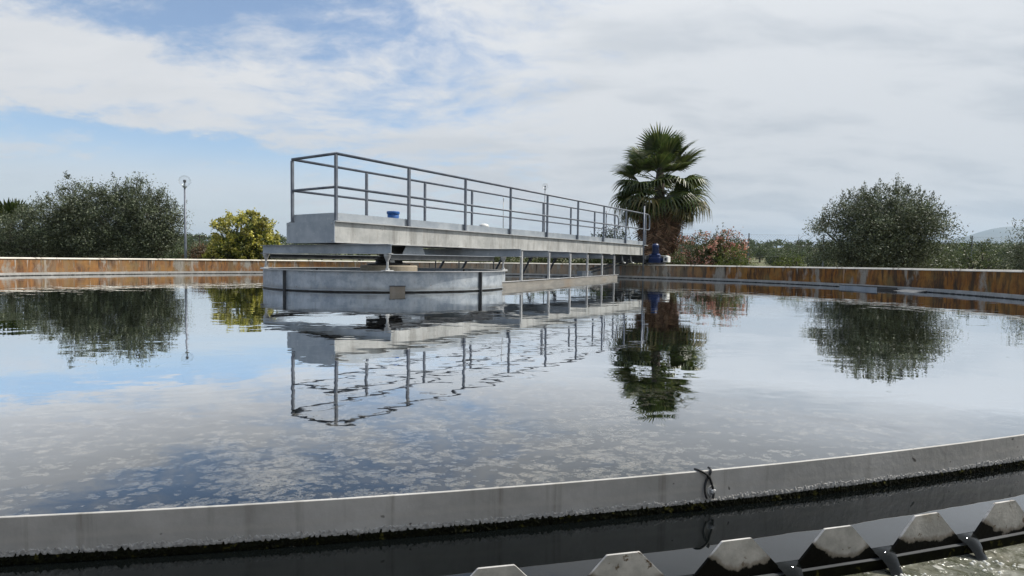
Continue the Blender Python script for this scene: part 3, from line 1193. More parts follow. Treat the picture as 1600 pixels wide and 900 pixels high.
    ends = [(3.20, -1.61), (4.64, -1.356), (6.054, -1.106), (7.48, -.854), (8.856, -.63)]
    for u, ve in ends:
        channel('cross_beam', u, ve, .95, .618, .745, M['galv'])
    for s in (-1, 1):
        mb = MB()
        v = 1.53 * s
        mb.box(-1.48, 1.25, v - .035, v + .035, .583, .5915)
        b = mb.build('side_beam', M['galv'], root)
        mb = MB()
        mb.box(-1.48, 1.25, v - .004, v + .004, .5085, .5825)
        mb.build('web', M['dark_steel'], b)
        mb = MB()
        mb.box(-1.48, 1.25, v - .035, v + .035, .500, .508)
        mb.build('flange', M['dark_steel'], b)
    # hangers for the drum
    for su in (-1, 1):
        for sv in (-1, 1):
            u, v = 1.55 * su, 1.55 * sv
            h_ = math.hypot(u, v)
            mb = MB()
            mb.tube([(u, v, .333), (u, v, .60)], .019, 10)
            mb.lathe([(.0, .592), (.055, .592), (.055, .560), (.022, .48)], 10, cen=(u, v))
            hg = mb.build('drum_hanger', M['light_steel'], root)
            mb = MB()
            mb.bbox(u - .085, u + .085, v - .05, v + .05, .3315, .343, .003)
            mb.lathe([(.036, .343), (.036, .372), (0, .374)], 6, cen=(u, v))
            mb.build('foot', M['light_steel'], hg)
    # skimmer board hung from the cross-beam ends
    pa, pb = Vector((.505, -2.086, 0)), Vector((9.278, -.537, 0))
    dr = (pb - pa).normalized()
    nr = Vector((-dr.y, dr.x, 0))
    mb = MB()
    vs = []
    for q in (pa, pb):
        for (o, z) in ((-.011, -.15), (.011, -.15), (.011, .118), (-.011, .118)):
            v = q + nr * o
            vs.append((v.x, v.y, z))
    mb.add(vs, [(0, 1, 2, 3), (7, 6, 5, 4), (0, 4, 5, 1), (1, 5, 6, 2), (2, 6, 7, 3), (3, 7, 4, 0)])
    sk = mb.build('skimmer_board', M['board'], root)
    mb = MB()
    vs = []
    for q in (pa - dr * .01, pb + dr * .12):
        for (o, z) in ((-.022, .1185), (.022, .1185), (.022, .131), (-.022, .131)):
            v = q + nr * o
            vs.append((v.x, v.y, z))
    mb.add(vs, [(0, 1, 2, 3), (7, 6, 5, 4), (0, 4, 5, 1), (1, 5, 6, 2), (2, 6, 7, 3), (3, 7, 4, 0)])
    mb.build('top_angle', M['light_steel'], sk)
    mb = MB()
    vs = []
    q = pa
    for (s_, o, z) in ((-.012, -.014, -.15), (-.012, .014, -.15), (-.012, .014, .117), (-.012, -.014, .117), (.0, -.014, -.15), (.0, .014, -.15), (.0, .014, .117), (.0, -.014, .117)):
        v = q + dr * (s_ - .001) + nr * o
        vs.append((v.x, v.y, z))
    mb.add(vs, [(0, 1, 2, 3), (7, 6, 5, 4), (0, 4, 5, 1), (1, 5, 6, 2), (2, 6, 7, 3), (3, 7, 4, 0)])
    mb.build('rubber_edge', M['black'], sk)
    for u, ve in [(1.689, -1.877)] + ends:
        q = pa + dr * ((u - pa.x) / dr.x)
        mb = MB()
        mb.box(u - .019, u - .013, q.y - .03, q.y + .014, .1315, .70)
        mb.box(u - .0125, u + .019, q.y - .03, q.y - .024, .1315, .70)
        mb.build('board_hanger', M['light_steel'], root)
    # scraper arms of the far side, dark against the wall
    for u in (2.35, 3.2, 4.64, 6.05, 7.48):
        MB().tube([(u, .90, .62), (u + .02, .92, -.3)], .016, 6).build('scraper_arm', M['dark_steel'], root)
        MB().tube([(u + .35, .86, .62), (u - .25, .98, -.25)], .028, 6).build('scraper_brace', M['dark_steel'], root)
        mb = MB()
        vs = [(u + .22, .87, .617), (u + .50, .87, .617), (u + .36, .87, .47), (u + .22, .88, .617), (u + .50, .88, .617), (u + .36, .88, .47)]
        mb.add(vs, [(0, 1, 2), (5, 4, 3), (0, 3, 4, 1), (1, 4, 5, 2), (2, 5, 3, 0)])
        mb.build('gusset', M['dark_steel'], root)
    # sloping scum pipe frame near the wall end
    for dz in (0, .10):
        MB().tube([(8.3, -.1, .20 + dz), (11.2, -.1, .50 + dz)], .030, 8).build('sloping_pipe', M['dark_steel'], root, True)
    mb = MB()
    mb.box(7.7, 8.4, -.12, .05, .10, .24)
    mb.build('scum_pan', M['galv'], root)
    for u, zb in ((9.9, .50), (10.6, .50)):
        MB().tube([(u, -.42, .75), (u, -.43, .62), (u + .02, -.44, .53), (u + .12, -.45, .49), (u + .2, -.45, .50)], .024, 8).build('hose', M['light_steel'], root, True)
    # pivot housing under the bridge over the pillar
    mb = MB()
    mb.box(-.42, .42, -.40, .42, .742, .765)
    mb.box(-.30, .30, -.30, .30, .60, .741)
    mb.build('pivot_housing', M['black'], root)
    mb = MB()
    vs = [(-.12, -.46, .60), (.50, -.46, .60), (.42, -.46, .765), (-.02, -.46, .765)]
    vs += [(x, y + .012, z) for x, y, z in vs]
    mb.add(vs, [(0, 1, 2, 3), (7, 6, 5, 4), (0, 4, 5, 1), (1, 5, 6, 2), (2, 6, 7, 3), (3, 7, 4, 0)])
    mb.build('gusset', M['galv'], root)
    # end carriage on the rim wall
    mb = MB()
    mb.box(11.35, 12.05, -.62, .70, .62, .764)
    mb.box(11.50, 11.98, -.56, .64, .50, .619)
    ca = mb.build('end_carriage', M['dark_steel'], root)
    for v in (-.45, .5):
        mb = MB()
        mb.lathe([(0, -.05), (.10, -.05), (.12, -.04), (.12, .04), (.10, .05), (0, .05)], 20)
        o = mb.build('wheel', M['black'], ca)
        o.matrix_local = Matrix.Translation((11.87, v, .576)) @ Matrix.Rotation(math.pi / 2, 4, 'Y')
    # blue drive motor standing on the carriage bracket
    dv = empty('drive_unit', (11.88, -.80, .50))
    dv.parent = root
    dv['label'] = 'blue geared drive motor with white terminal box'
    mb = MB()
    mb.bbox(-.16, .16, -.24, .20, .02, .20, .03)
    mb.bbox(-.12, .12, -.17, .15, .2005, .33, .04)
    mb.build('gearbox', M['blue'], dv)
    mb = MB()
    prof = [(.14, .331), (.14, .345), (.105, .35)]
    for k in range(9):
        z = .36 + k * .022
        prof += [(.105, z), (.122, z + .002), (.122, z + .010), (.105, z + .012)]
    prof += [(.115, .57), (.115, .63), (.08, .67), (0, .68)]
    mb.lathe(prof, 24)
    mb.build('motor', M['blue'], dv)
    mb = MB()
    mb.tube([(0, -.24, .12), (0, -.33, .12)], .085, 16)
    mb.tube([(-.02, .14, .27), (-.02, .27, .20), (-.02, .31, .12)], .05, 10)
    mb.build('gear_flange', M['blue'], dv)
    mb = MB()
    mb.bbox(-.14, .14, -.50, -.33, .04, .24, .02)
    w = mb.build('terminal_box', M['white'], dv)
    mb = MB()
    mb.box(-.1415, -.1405, -.46, -.38, .09, .19)
    mb.build('plate', M['dark_steel'], w)
    mb = MB()
    mb.bbox(-.15, .15, -.44, -.24, .245, .262, .006)
    mb.build('cover', M['white'], dv)
    mb = MB()
    mb.box(-.2, .2, -.30, .26, -.02, .0195)
    mb.build('bracket', M['dark_steel'], dv)
    return root


build_bridge()


def on_bridge(u, v, z):
    return Matrix.Translation((CX, CY, 0)) @ Matrix.Rotation(BR_ROT, 4, 'Z') @ Vector((u, v, z))


def build_deck_things():
    b = empty('blue_tub', on_bridge(.50, .40, 1.1005))
    tag(b, 'blue plastic tub on the bridge deck behind the toe board', 'tub')
    mb = MB()
    mb.lathe([(0, .002), (.10, .002), (.115, .30), (.105, .31), (.10, .30), (.09, .02), (0, .02)], 20)
    mb.build('body', M['blue_plastic'], b, True)
    mb = MB()
    mb.lathe([(.125, .312), (.128, .33), (.128, .355), (.118, .365), (0, .368)], 20)
    mb.build('lid', M['blue_plastic'], b)
    w = empty('white_dome_light', on_bridge(3.58, .44, 1.1005))
    tag(w, 'small white dome light on the bridge deck by the far railing', 'light')
    mb = MB()
    mb.lathe([(.06, .0), (.06, .22), (0, .22)], 14)
    mb.build('base', M['galv'], w)
    mb = MB()
    mb.lathe([(.12, .221), (.125, .24), (.115, .27), (.085, .295), (.045, .307), (0, .31)], 20)
    mb.build('dome', M['white'], w, True)


build_deck_things()


# ------------------------------------------------------------------ lamp posts
def build_lamp(x, y, zf, label):
    root = empty('lamp_post', (x, y, ground_z(x, y)))
    z0 = root.location.z
    H = zf - z0
    MB().tube([(0, 0, 0), (0, 0, .9), (0, 0, H - .25)], [.052, .048, .032], 12).build('pole', M['rail'], root, True)
    mb = MB()
    mb.lathe([(.11, 0), (.11, .02), (.06, .05), (.056, .3), (0.05, .31)], 12)
    mb.build('base', M['galv'], root)
    mb = MB()
    mb.lathe([(.033, H - .26), (.075, H - .24), (.085, H - .19), (.0, H - .18)], 14)
    c = mb.build('collar', M['galv'], root)
    mb = MB()
    prof = [(.22 * math.sin(R(12 + 168 * i / 16)), H - .22 * math.cos(R(12 + 168 * i / 16))) for i in range(17)]
    mb.lathe(prof, 24)
    mb.build('globe', M['globe'], root, True)
    mb = MB()
    mb.lathe([(.02, H - .18), (.02, H - .06), (.05, H - .05), (.055, H + .03), (.03, H + .05), (0, H + .05)], 12)
    mb.build('bulb_holder', M['dark_steel'], root)
    tag(root, label, 'lamp post', 'globe lamp posts')


build_lamp(-12.65, 23.0, 3.44, 'globe lamp post standing between the olive trees and yellow bush')
build_lamp(2.30, 43.0, 5.93, 'globe lamp post rising behind the middle of the bridge railing')


# ------------------------------------------------------------------ vegetation
def leaf_quad(rng, p, size, asp, up=.25, bias=None):
    """one leaf: a folded diamond of four corners"""
    d = Vector((rng.gauss(0, 1), rng.gauss(0, 1), rng.gauss(0, 1) + up))
    if bias is not None:
        d += bias
    d.normalize()
    s = d.cross(Vector((rng.gauss(0, 1), rng.gauss(0, 1), rng.gauss(0, 1))))
    if s.length < 1e-4:
        s = d.orthogonal()
    s.normalize()
    L = size * rng.uniform(.7, 1.3)
    w = L * asp
    return [p - d * L * .5, p + s * w * .5 - d * L * .05, p + d * L * .5, p - s * w * .5 - d * L * .05]


def crown_mesh(name, seed, lobes, clumps, per, size, asp, mats, sig=.16, flowers=0.0, shoots=0, fsize=None, floor=None, shell=2.4, fl_up=False, flclump=False, wobble=.22):
    """leaves gathered in clumps through the volume of the lobes (cx,cy,cz,rx,ry,rz)"""
    rng = random.Random(seed)
    vol = [l[3] * l[4] * l[5] for l in lobes]
    vs, fs, mi = [], [], []
    tips = []

    def put(p, sz, a, k, up=.25, bias=None):
        b = len(vs)
        vs.extend(leaf_quad(rng, p, sz, a, up, bias))
        fs.append((b, b + 1, b + 2, b + 3))
        mi.append(k)
    for _ in range(clumps):
        l = rng.choices(lobes, vol)[0]
        d = Vector((rng.gauss(0, 1), rng.gauss(0, 1), rng.gauss(0, 1)))
        d.normalize()
        rad = rng.random() ** (1 / shell)
        # uneven outline
        wob = 1 + wobble * mnoise.noise(d * 2.3 + Vector((seed, l[0], l[2])))
        rad *= wob
        c = Vector((l[0] + d.x * l[3] * rad, l[1] + d.y * l[4] * rad, l[2] + d.z * l[5] * rad))
        if floor is not None and c.z < floor:
            c.z = floor + abs(rng.gauss(0, .15))
        tips.append((c, rad))
        sg = sig * rng.uniform(.6, 1.4)
        isf = rng.random() < flowers and (rad > .72) and (not fl_up or d.z > -.35)
        for _k in range(int(per * rng.uniform(.6, 1.4))):
            p = c + Vector((rng.gauss(0, sg), rng.gauss(0, sg), rng.gauss(0, sg * .8)))
            fl = isf and rng.random() < (.75 if flclump else .45)
            if fl:
                p = c + Vector((d.x, d.y, abs(d.z))) * sg * .9 + Vector((rng.gauss(0, sg * .55), rng.gauss(0, sg * .55), rng.gauss(0, sg * .6)))
                put(p, fsize or size, .8, 1)
            else:
                put(p, size, asp, 0, .25, d * .4)
    # upright shoots breaking the outline
    for _ in range(shoots):
        l = rng.choices(lobes, vol)[0]
        th_ = rng.uniform(0, 6.28)
        el = rng.uniform(.15, 1.45)
        d = Vector((math.cos(th_) * math.cos(el), math.sin(th_) * math.cos(el), math.sin(el)))
        c = Vector((l[0] + d.x * l[3] * .92, l[1] + d.y * l[4] * .92, l[2] + d.z * l[5] * .92))
        g = (d + Vector((rng.gauss(0, .35), rng.gauss(0, .35), .7))).normalized()
        L = rng.uniform(.15, .55)
        for k in range(int(per * .55)):
            s = rng.random()
            p = c + g * L * s + Vector((rng.gauss(0, .055), rng.gauss(0, .055), rng.gauss(0, .05))) * (1.25 - s)
            put(p, size * (1.05 - .3 * s), asp, 0, .3, g * 1.2)
    mb = MB()
    mb.v, mb.f, mb.mi = [tuple(v) for v in vs], fs, mi
    return mb.mesh(name, mats), tips


def limbs(rng, tips, trunks, name, root, k=26, r0=.09, base_z=0.0):
    """trunk(s) and branches reaching to clumps in the crown"""
    for (x, y, h, lean) in trunks:
        top = Vector((x + lean, y, h))
        MB().tube([(x, y, -.1), (x + lean * .25 + .03, y, h * .4), tuple(top)], [r0 * 1.35, r0, r0 * .75], 9).build('trunk', M['bark'], root, True)
    mb = MB()
    for c, rad in rng.sample(tips, min(k, len(tips))):
        tr = min(trunks, key=lambda q: (q[0] - c.x) ** 2 + (q[1] - c.y) ** 2)
        a = Vector((tr[0] + tr[3], tr[1], tr[2] * rng.uniform(.7, 1.0)))
        m_ = a.lerp(c, .5) + Vector((rng.gauss(0, .1), rng.gauss(0, .1), rng.gauss(0, .1) + .08))
        mb.tube([a, m_, c], [r0 * .5, r0 * .26, r0 * .07], 6, cap=False)
    mb.build('limbs', M['bark'], root, True)


def tree(name, label, cat, loc, seed, lobes, clumps, per, size, asp, mats, trunks, part='crown', group=None, k=26, r0=.09, **kw):
    z = ground_z(loc[0], loc[1])
    root = empty(name, (loc[0], loc[1], z))
    tag(root, label, cat, group)
    me, tips = crown_mesh(part, seed, lobes, clumps, per, size, asp, mats, **kw)
    link(part, me, root)
    limbs(random.Random(seed + 5), tips, trunks, name, root, k, r0)
    return root


def build_near_plants():
    # heights below are above the local ground (about -.25)
    OL = [M['olive']]
    tree('olive_tree', 'broad grey-green olive tree left of the globe lamp, tallest of its clump', 'tree', (-16.6, 24.2), 21,
         [(-1.7, 0, 2.1, 1.3, 1.2, 1.1), (-.3, .1, 2.35, 1.4, 1.2, 1.15), (1.2, 0, 2.35, 1.0, 1.1, 1.15), (0, 0, 1.1, 2.3, 1.3, 1.0), (-1.5, 0, 3.45, .30, .3, .62), (-.85, 0, 3.3, .42, .4, .52), (.35, 0, 3.35, .36, .4, .58), (1.35, 0, 3.4, .45, .4, .62), (-2.5, 0, 2.6, .5, .5, .5)], 700, 92, .088, .36, OL,
         [(-.5, 0, 1.3, -.3), (.6, .1, 1.3, .4)], group='olive trees behind the left wall', shoots=130, floor=.15)
    tree('olive_tree', 'loose olive tree with airy twigs next to the globe lamp', 'tree', (-14.35, 24.0), 22,
         [(-.2, 0, 2.3, .75, .9, 1.1), (.35, 0, 1.8, .65, .8, .85), (-.2, 0, 1.0, .85, .9, .85), (.75, 0, 2.4, .42, .5, .42), (0, 0, 3.1, .35, .4, .45)], 250, 78, .082, .36, OL,
         [(-.1, 0, 1.2, .2)], group='olive trees behind the left wall', shoots=80, floor=.15)
    tree('olive_tree', 'dense dark olive tree at the left edge below the fan palm', 'tree', (-19.9, 24.6), 23,
         [(.2, 0, 1.7, 1.7, 1.3, 1.15), (1.6, 0, 1.5, 1.2, 1.1, 1.25), (-1.4, 0, 1.4, 1.2, 1.2, 1.1), (.3, 0, .8, 2.3, 1.2, .8)], 420, 80, .088, .36, OL,
         [(0, 0, 1.0, .2), (1.4, 0, 1.0, .1)], group='olive trees behind the left wall', shoots=25, floor=.15)
    tree('olive_tree', 'round olive tree standing alone behind the rusty right wall', 'tree', (11.75, 19.0), 24,
         [(-.75, 0, 1.65, 1.25, 1.3, 1.25), (.55, .1, 1.95, 1.25, 1.3, 1.20), (-.1, 0, 2.15, 1.15, 1.1, 1.0), (1.35, 0, 1.75, .75, .9, .95), (0, 0, .95, 1.85, 1.2, .9), (.35, 0, 2.95, .42, .4, .40), (1.2, 0, 2.45, .38, .4, .5), (-.8, 0, 2.6, .42, .4, .42), (-1.85, 0, 2.0, .35, .4, .35)], 760, 98, .072, .36, OL,
         [(-.35, 0, 1.1, -.3), (.35, 0, 1.1, .35)], shoots=190, floor=.15)
    tree('olive_tree', 'dark olive tree cut off by the right edge of the picture', 'tree', (16.75, 18.6), 25,
         [(0, 0, 1.3, 1.15, 1.1, .95), (.7, 0, 1.8, 1.0, 1.0, .9), (0, 0, .7, 1.2, 1, .6)], 260, 80, .070, .36, OL,
         [(.3, 0, 1.0, .1)], shoots=40, floor=.12)
    tree('privet_bush', 'round yellow flowering bush behind the left wall', 'bush', (-10.8, 24.0), 26,
         [(0, 0, 1.45, 1.30, 1.2, 1.14), (-.2, 0, .85, 1.15, 1.1, .8), (.85, -.1, 1.30, .62, .7, .62)], 430, 52, .10, .55, [M['privet'], M['privet_flower']],
         [(0, 0, .9, 0)], flowers=.95, fsize=.085, sig=.10, shoots=0, floor=.1, fl_up=True, flclump=True, shell=3.6, wobble=.10)
    tree('oleander_bush', 'pink flowering oleander bush beside the palm', 'bush', (8.35, 25.0), 27,
         [(-.35, 0, 1.25, 1.1, 1.0, .85), (.65, 0, 1.45, .75, .8, .72), (0, 0, .7, 1.45, 1.0, .65)], 340, 48, .09, .36, [M['oleander'], M['oleander_flower']],
         [(-.2, 0, .7, .1), (.2, 0, .7, .1)], flowers=.9, fsize=.07, sig=.13, shoots=22, floor=.1, shell=3.0)
    tree('green_bush', 'low bright green bush in front of the pink oleander', 'bush', (8.55, 22.9), 28,
         [(0, 0, .80, .80, .6, .55), (-.2, 0, .5, .8, .6, .4)], 110, 44, .06, .5, [M['green']], [(0, 0, .5, 0)], sig=.1, shoots=18, floor=.05)
    tree('small_shrub', 'pale green shrub at the foot of the palm by the blue motor', 'bush', (6.35, 23.2), 29,
         [(0, 0, .8, .42, .4, .42), (0, 0, .45, .45, .4, .35)], 55, 44, .06, .5, [M['scrub']], [(0, 0, .4, 0)], sig=.09, floor=.05)
    tree('leafy_bush', 'leafy green bush seen through the bridge railing left of the palm', 'bush', (4.6, 27.5), 30,
         [(0, 0, 1.55, .75, .7, .72), (-.4, 0, 1.2, .8, .7, .8), (.8, 0, 1.3, .55, .6, .9)], 130, 40, .085, .5, [M['scrub']], [(0, 0, .9, 0)], shoots=25, floor=.1)
    tree('dry_bush', 'reddish brown dry bush at the foot of the globe lamp', 'bush', (-13.55, 26.0), 31,
         [(0, 0, .75, .65, .6, .65)], 60, 44, .075, .45, [M['dry']], [(0, 0, .5, 0)], floor=.05)
    # scrub growing between the right-hand olive and the picture edge
    for i, (x, y, s, lab) in enumerate((
            (14.2, 21.5, 1.0, 'low green shrub just right of the lone olive tree'),
            (16.4, 23.5, 1.15, 'low green shrub before the fence post on the right'),
            (19.0, 24.5, 1.35, 'wide green shrub beside the fence at the right edge'))):
        tree('low_shrub', lab, 'bush', (x, y), 40 + i, [(0, 0, .75 * s, .95 * s, .8, .62 * s), (.4, 0, .5, .9 * s, .7, .4)], 110, 40, .075, .5, [M['scrub']],
             [(0, 0, .4, 0)], sig=.12, shoots=14, floor=.05, group='scrub by the fence')
    for i, (x, y, s, lab) in enumerate((
            (-4.6, 25.2, .95, 'low olive-green shrub behind the wall under the near end of the bridge'),
            (-1.6, 25.0, 1.0, 'low olive-green shrub behind the wall just right of the drum'),
            (.9, 25.6, 1.1, 'low olive-green shrub behind the wall under the middle of the bridge'),
            (3.0, 25.2, 1.0, 'low olive-green shrub behind the wall under the far end of the bridge'))):
        tree('low_shrub', lab, 'bush', (x, y), 60 + i, [(0, 0, .55 * s, 1.5 * s, .7, .50 * s), (.5, 0, .6, 1.0 * s, .6, .42)], 130, 40, .085, .5, [M['scrub']],
             [(0, 0, .4, 0)], sig=.12, shoots=8, floor=.05, group='shrubs behind the bridge')
    tree('low_shrub', 'tuft of green shrub above the wall left of the lone olive tree', 'bush', (10.1, 21.5), 44, [(0, 0, .72, .6, .5, .35)], 60, 40, .06, .5, [M['green']],
         [(0, 0, .4, 0)], sig=.1, floor=.05, group='scrub by the fence')


build_near_plants()


# fan palms -----------------------------------------------------------------
def fan_mesh(name, mat, seed, pet, rad, nseg=34, spread=R(300), droop=.35, fold=.25, pet_r=.016, sag=.15):
    """a fan leaf: petiole along +x, then a pleated fan whose split tips droop"""
    rng = random.Random(seed)
    mb = MB()
    pts = []
    for i in range(6):
        s = i / 5
        pts.append((pet * s, 0, -sag * s * s))
    mb.tube(pts, [pet_r * (1.3 - .5 * i / 5) for i in range(6)], 5, cap=False)
    hub = Vector(pts[-1])
    for k in range(nseg):
        a = -spread / 2 + spread * (k + .5) / nseg
        L = rad * (1 - .22 * (abs(a) / (spread / 2)) ** 2) * rng.uniform(.88, 1.08)
        w = spread / nseg * .60
        rows = []
        for s, wk, dr in ((.0, .0, 0), (.30, 1.0, .02), (.58, .95, .10), (.80, .55, .32), (1.0, .06, .85)):
            r = L * s
            ww = r * math.tan(w) * wk if s < .6 else L * .58 * math.tan(w) * wk
            cen = hub + Vector((math.cos(a) * r, math.sin(a) * r, -droop * dr * L + fold * r * abs(math.sin(a)) * .5))
            cen.x -= droop * dr * L * .15 * math.cos(a)
            t_ = Vector((-math.sin(a), math.cos(a), 0))
            rows.append((cen - t_ * ww, cen + Vector((0, 0, .018 * wk)), cen + t_ * ww))
        vs = [v for r_ in rows for v in r_]
        fs = []
        for i in range(4):
            fs += [(i * 3, i * 3 + 1, i * 3 + 4, i * 3 + 3), (i * 3 + 1, i * 3 + 2, i * 3 + 5, i * 3 + 4)]
        mb.add(vs, fs)
    return mb.mesh(name, mat)


def place_frond(me, name, root, z, az, el, twist=0, off=.15, scale=1):
    """el: elevation of the petiole, 90 deg = straight up"""
    o = link(name, me, root)
    m_ = Matrix.Translation((math.cos(az) * off, math.sin(az) * off, z)) @ Matrix.Rotation(az, 4, 'Z') @ Matrix.Rotation(-el, 4, 'Y') @ Matrix.Rotation(twist, 4, 'X')
    o.matrix_local = m_ @ Matrix.Scale(scale, 4)
    return o


def build_palms():
    rng = random.Random(3)
    x, y = 6.62, 27.0
    z0 = ground_z(x, y)
    root = empty('fan_palm', (x, y, z0))
    tag(root, 'tall fan palm with a brown skirt of dead fronds behind the bridge', 'palm tree')
    mb = MB()
    pts = [(0, 0, -.1), (0, 0, 1.5), (.02, 0, 3.0), (0, 0, 4.4), (0, 0, 5.35)]
    mb.tube(pts, [.34, .30, .27, .20, .12], 14)
    mb.build('trunk', M['palm_bark'], root, True)
    A = [fan_mesh('frond', M['palm'], 50 + i, 1.0, 1.05, 34, R(230), .22, .42) for i in range(2)]
    Bm = [fan_mesh('frond', M['palm'], 60 + i, 1.05, 1.08, 34, R(290), .62, .20, sag=.28) for i in range(2)]
    Cm = [fan_mesh('frond', M['palm_old'], 70 + i, 1.1, 1.05, 32, R(290), .85, .10, sag=.35) for i in range(2)]
    D = [fan_mesh('dead_frond', M['palm_dead'], 80 + i, .55, 1.15, 26, R(170), .35, .5, sag=.1) for i in range(2)]
    ga = 2.39996
    # upright spears and young leaves
    for i in range(12):
        place_frond(A[i % 2], 'frond', root, 4.68 + rng.uniform(-.1, .12), i * ga, R(rng.uniform(48, 84)), rng.uniform(-.5, .5), .06, rng.uniform(.92, 1.12))
    for i in range(9):
        place_frond(A[i % 2], 'frond', root, 4.52 + rng.uniform(-.12, .12), 2 * math.pi * i / 9 + .15, R(rng.uniform(20, 40)), rng.uniform(-.4, .4), .10, rng.uniform(.95, 1.08))
    for i in range(10):
        place_frond(Bm[i % 2], 'frond', root, 4.34 + rng.uniform(-.10, .10), 2 * math.pi * i / 10 + .05 + rng.uniform(-.12, .12), R(rng.uniform(6, 22)), rng.uniform(-.5, .5), .14, rng.uniform(.95, 1.08))
    for i in range(12):
        place_frond((Bm + Cm)[i % 3], 'frond', root, 4.10 + rng.uniform(-.12, .12), 2 * math.pi * i / 12 + rng.uniform(-.12, .12), R(rng.uniform(-14, 2)), rng.uniform(-.5, .5), .16, rng.uniform(1.06, 1.20))
    for i in range(13):
        place_frond((Bm + Cm)[i % 4], 'frond', root, 3.95 + rng.uniform(-.12, .12), 2 * math.pi * i / 13 + .2, R(rng.uniform(-30, -16)), rng.uniform(-.5, .5), .2, rng.uniform(.90, 1.04))
    for k, (zz, n, el) in enumerate(((3.60, 12, -64), (3.25, 15, -74), (2.80, 17, -80), (2.35, 17, -83), (1.9, 14, -84))):
        for i in range(n):
            place_frond(D[(i + k) % 2], 'dead_frond', root, zz + rng.uniform(-.15, .15), 2 * math.pi * i / n + k * .37 + rng.uniform(-.1, .1), R(el + rng.uniform(-5, 6)), rng.uniform(-.5, .5), .36 + .08 * rng.random(), rng.uniform(.82, 1.05))
    # small spiky palm at the left edge
    x, y = -21.9, 25.9
    r2 = empty('young_fan_palm', (x, y, ground_z(x, y)))
    tag(r2, 'small spiky fan palm rising at the left edge of the picture', 'palm tree')
    mb = MB()
    mb.tube([(0, 0, -.1), (0, 0, 1.0), (0, 0, 2.15)], [.2, .17, .1], 10)
    mb.build('trunk', M['palm_bark'], r2, True)
    S = fan_mesh('frond', M['palm'], 91, .40, .85, 15, R(170), .02, .30)
    for i in range(14):
        place_frond(S, 'frond', r2, 2.1 + rng.uniform(-.1, .1), i * ga, R(rng.uniform(25, 82)), rng.uniform(-.6, .6), .06, rng.uniform(.85, 1.05))


build_palms()


# ------------------------------------------------------------------ fence, utility pole, groves
def build_fence():
    y = 31.0
    root = empty('wire_fence', (8.8, y, ground_z(8.8, y)))
    tag(root, 'wire mesh fence on thin grey posts behind the right-hand bushes', 'fence')
    xs = [5.3, 8.82, 12.31, 16.2, 20.1, 23.93, 27.7, 31.5]
    z0 = root.location.z
    top = 2.09 - z0
    mb = MB()
    mb.tube([(0, 0, -.2), (0, 0, top)], .032, 8)
    mb.lathe([(.036, top), (.036, top + .02), (0, top + .03)], 8)
    me = mb.mesh('post', M['rail'])
    for x in xs:
        link('post', me, root, (x - 8.8, 0, 0))
    for z in (.15, top * .5, top - .04):
        MB().tube([(xs[0] - 8.8, -.034, z), (xs[-1] - 8.8, -.034, z)], .0028, 4).build('wire', M['dark_steel'], root)
    mb = MB()
    x0, x1 = xs[0] - 8.8, xs[-1] - 8.8
    h_ = top - .2
    st = .14
    n = int((x1 - x0 + h_) / st)
    for i in range(n):
        for s in (-1, 1):
            a = x0 - (h_ if s > 0 else 0) + i * st
            p, q = (a, .15), (a + s * h_ + (h_ if s < 0 else 0) * 0, .15 + h_)
            if s < 0:
                p, q = (a + 0.0, .15), (a - h_, .15 + h_)
            # clip to the fence length
            def clip(p, q):
                (ax, az), (bx, bz) = p, q
                lo, hi = 0, 1
                dx = bx - ax
                for lim, sg in ((x0, 1), (x1, -1)):
                    fa, fb = sg * (ax - lim), sg * (bx - lim)
                    if fa < 0 and fb < 0:
                        return None
                    if fa < 0:
                        lo = max(lo, fa / (fa - fb))
                    if fb < 0:
                        hi = min(hi, fa / (fa - fb))
                if hi - lo < .02:
                    return None
                return (ax + dx * lo, az + (bz - az) * lo), (ax + dx * hi, az + (bz - az) * hi)
            c = clip(p, q)
            if c:
                mb.tube([(c[0][0], -.04 - .003 * s, c[0][1]), (c[1][0], -.04 - .003 * s, c[1][1])], .0016, 3, cap=False)
    o = mb.build('mesh', M['dark_steel'], root)
    o['kind'] = 'stuff'
    # dry tendrils climbing over the top wire
    rng = random.Random(8)
    mb = MB()
    for i in range(9):
        x = 5.3 + rng.uniform(-.2, 1.9)
        pts = [(x, -.05, top - .55 + rng.uniform(-.3, .1))]
        for k in range(5):
            q = pts[-1]
            pts.append((q[0] + rng.uniform(-.05, .30), -.05 + rng.gauss(0, .03), min(q[2] + rng.uniform(-.02, .2), top + .06)))
        mb.tube(pts, [.012, .011, .010, .009, .007, .004], 4, cap=False)
    mb.build('dry_vine', M['bark'], root)


build_fence()


def build_utility_pole():
    x, y = -57.9, 110.0
    z = ground_z(x, y)
    root = empty('utility_pole', (x, y, z))
    tag(root, 'thin utility pole with cross arm far beyond the globe lamp', 'utility pole')
    H = 4.75 - z
    MB().tube([(0, 0, -.3), (0, 0, H)], [.15, .10], 8).build('pole', M['bark'], root)
    MB().box(-1.3, 1.3, -.08, .08, H - .45, H - .30).build('cross_arm', M['bark'], root)
    for k in (-1.1, 0, 1.1):
        mb = MB()
        mb.lathe([(.06, H - .299), (.09, H - .2), (.05, H - .08), (0, H - .07)], 8, cen=(k, 0))
        mb.build('insulator', M['white'], root)


build_utility_pole()


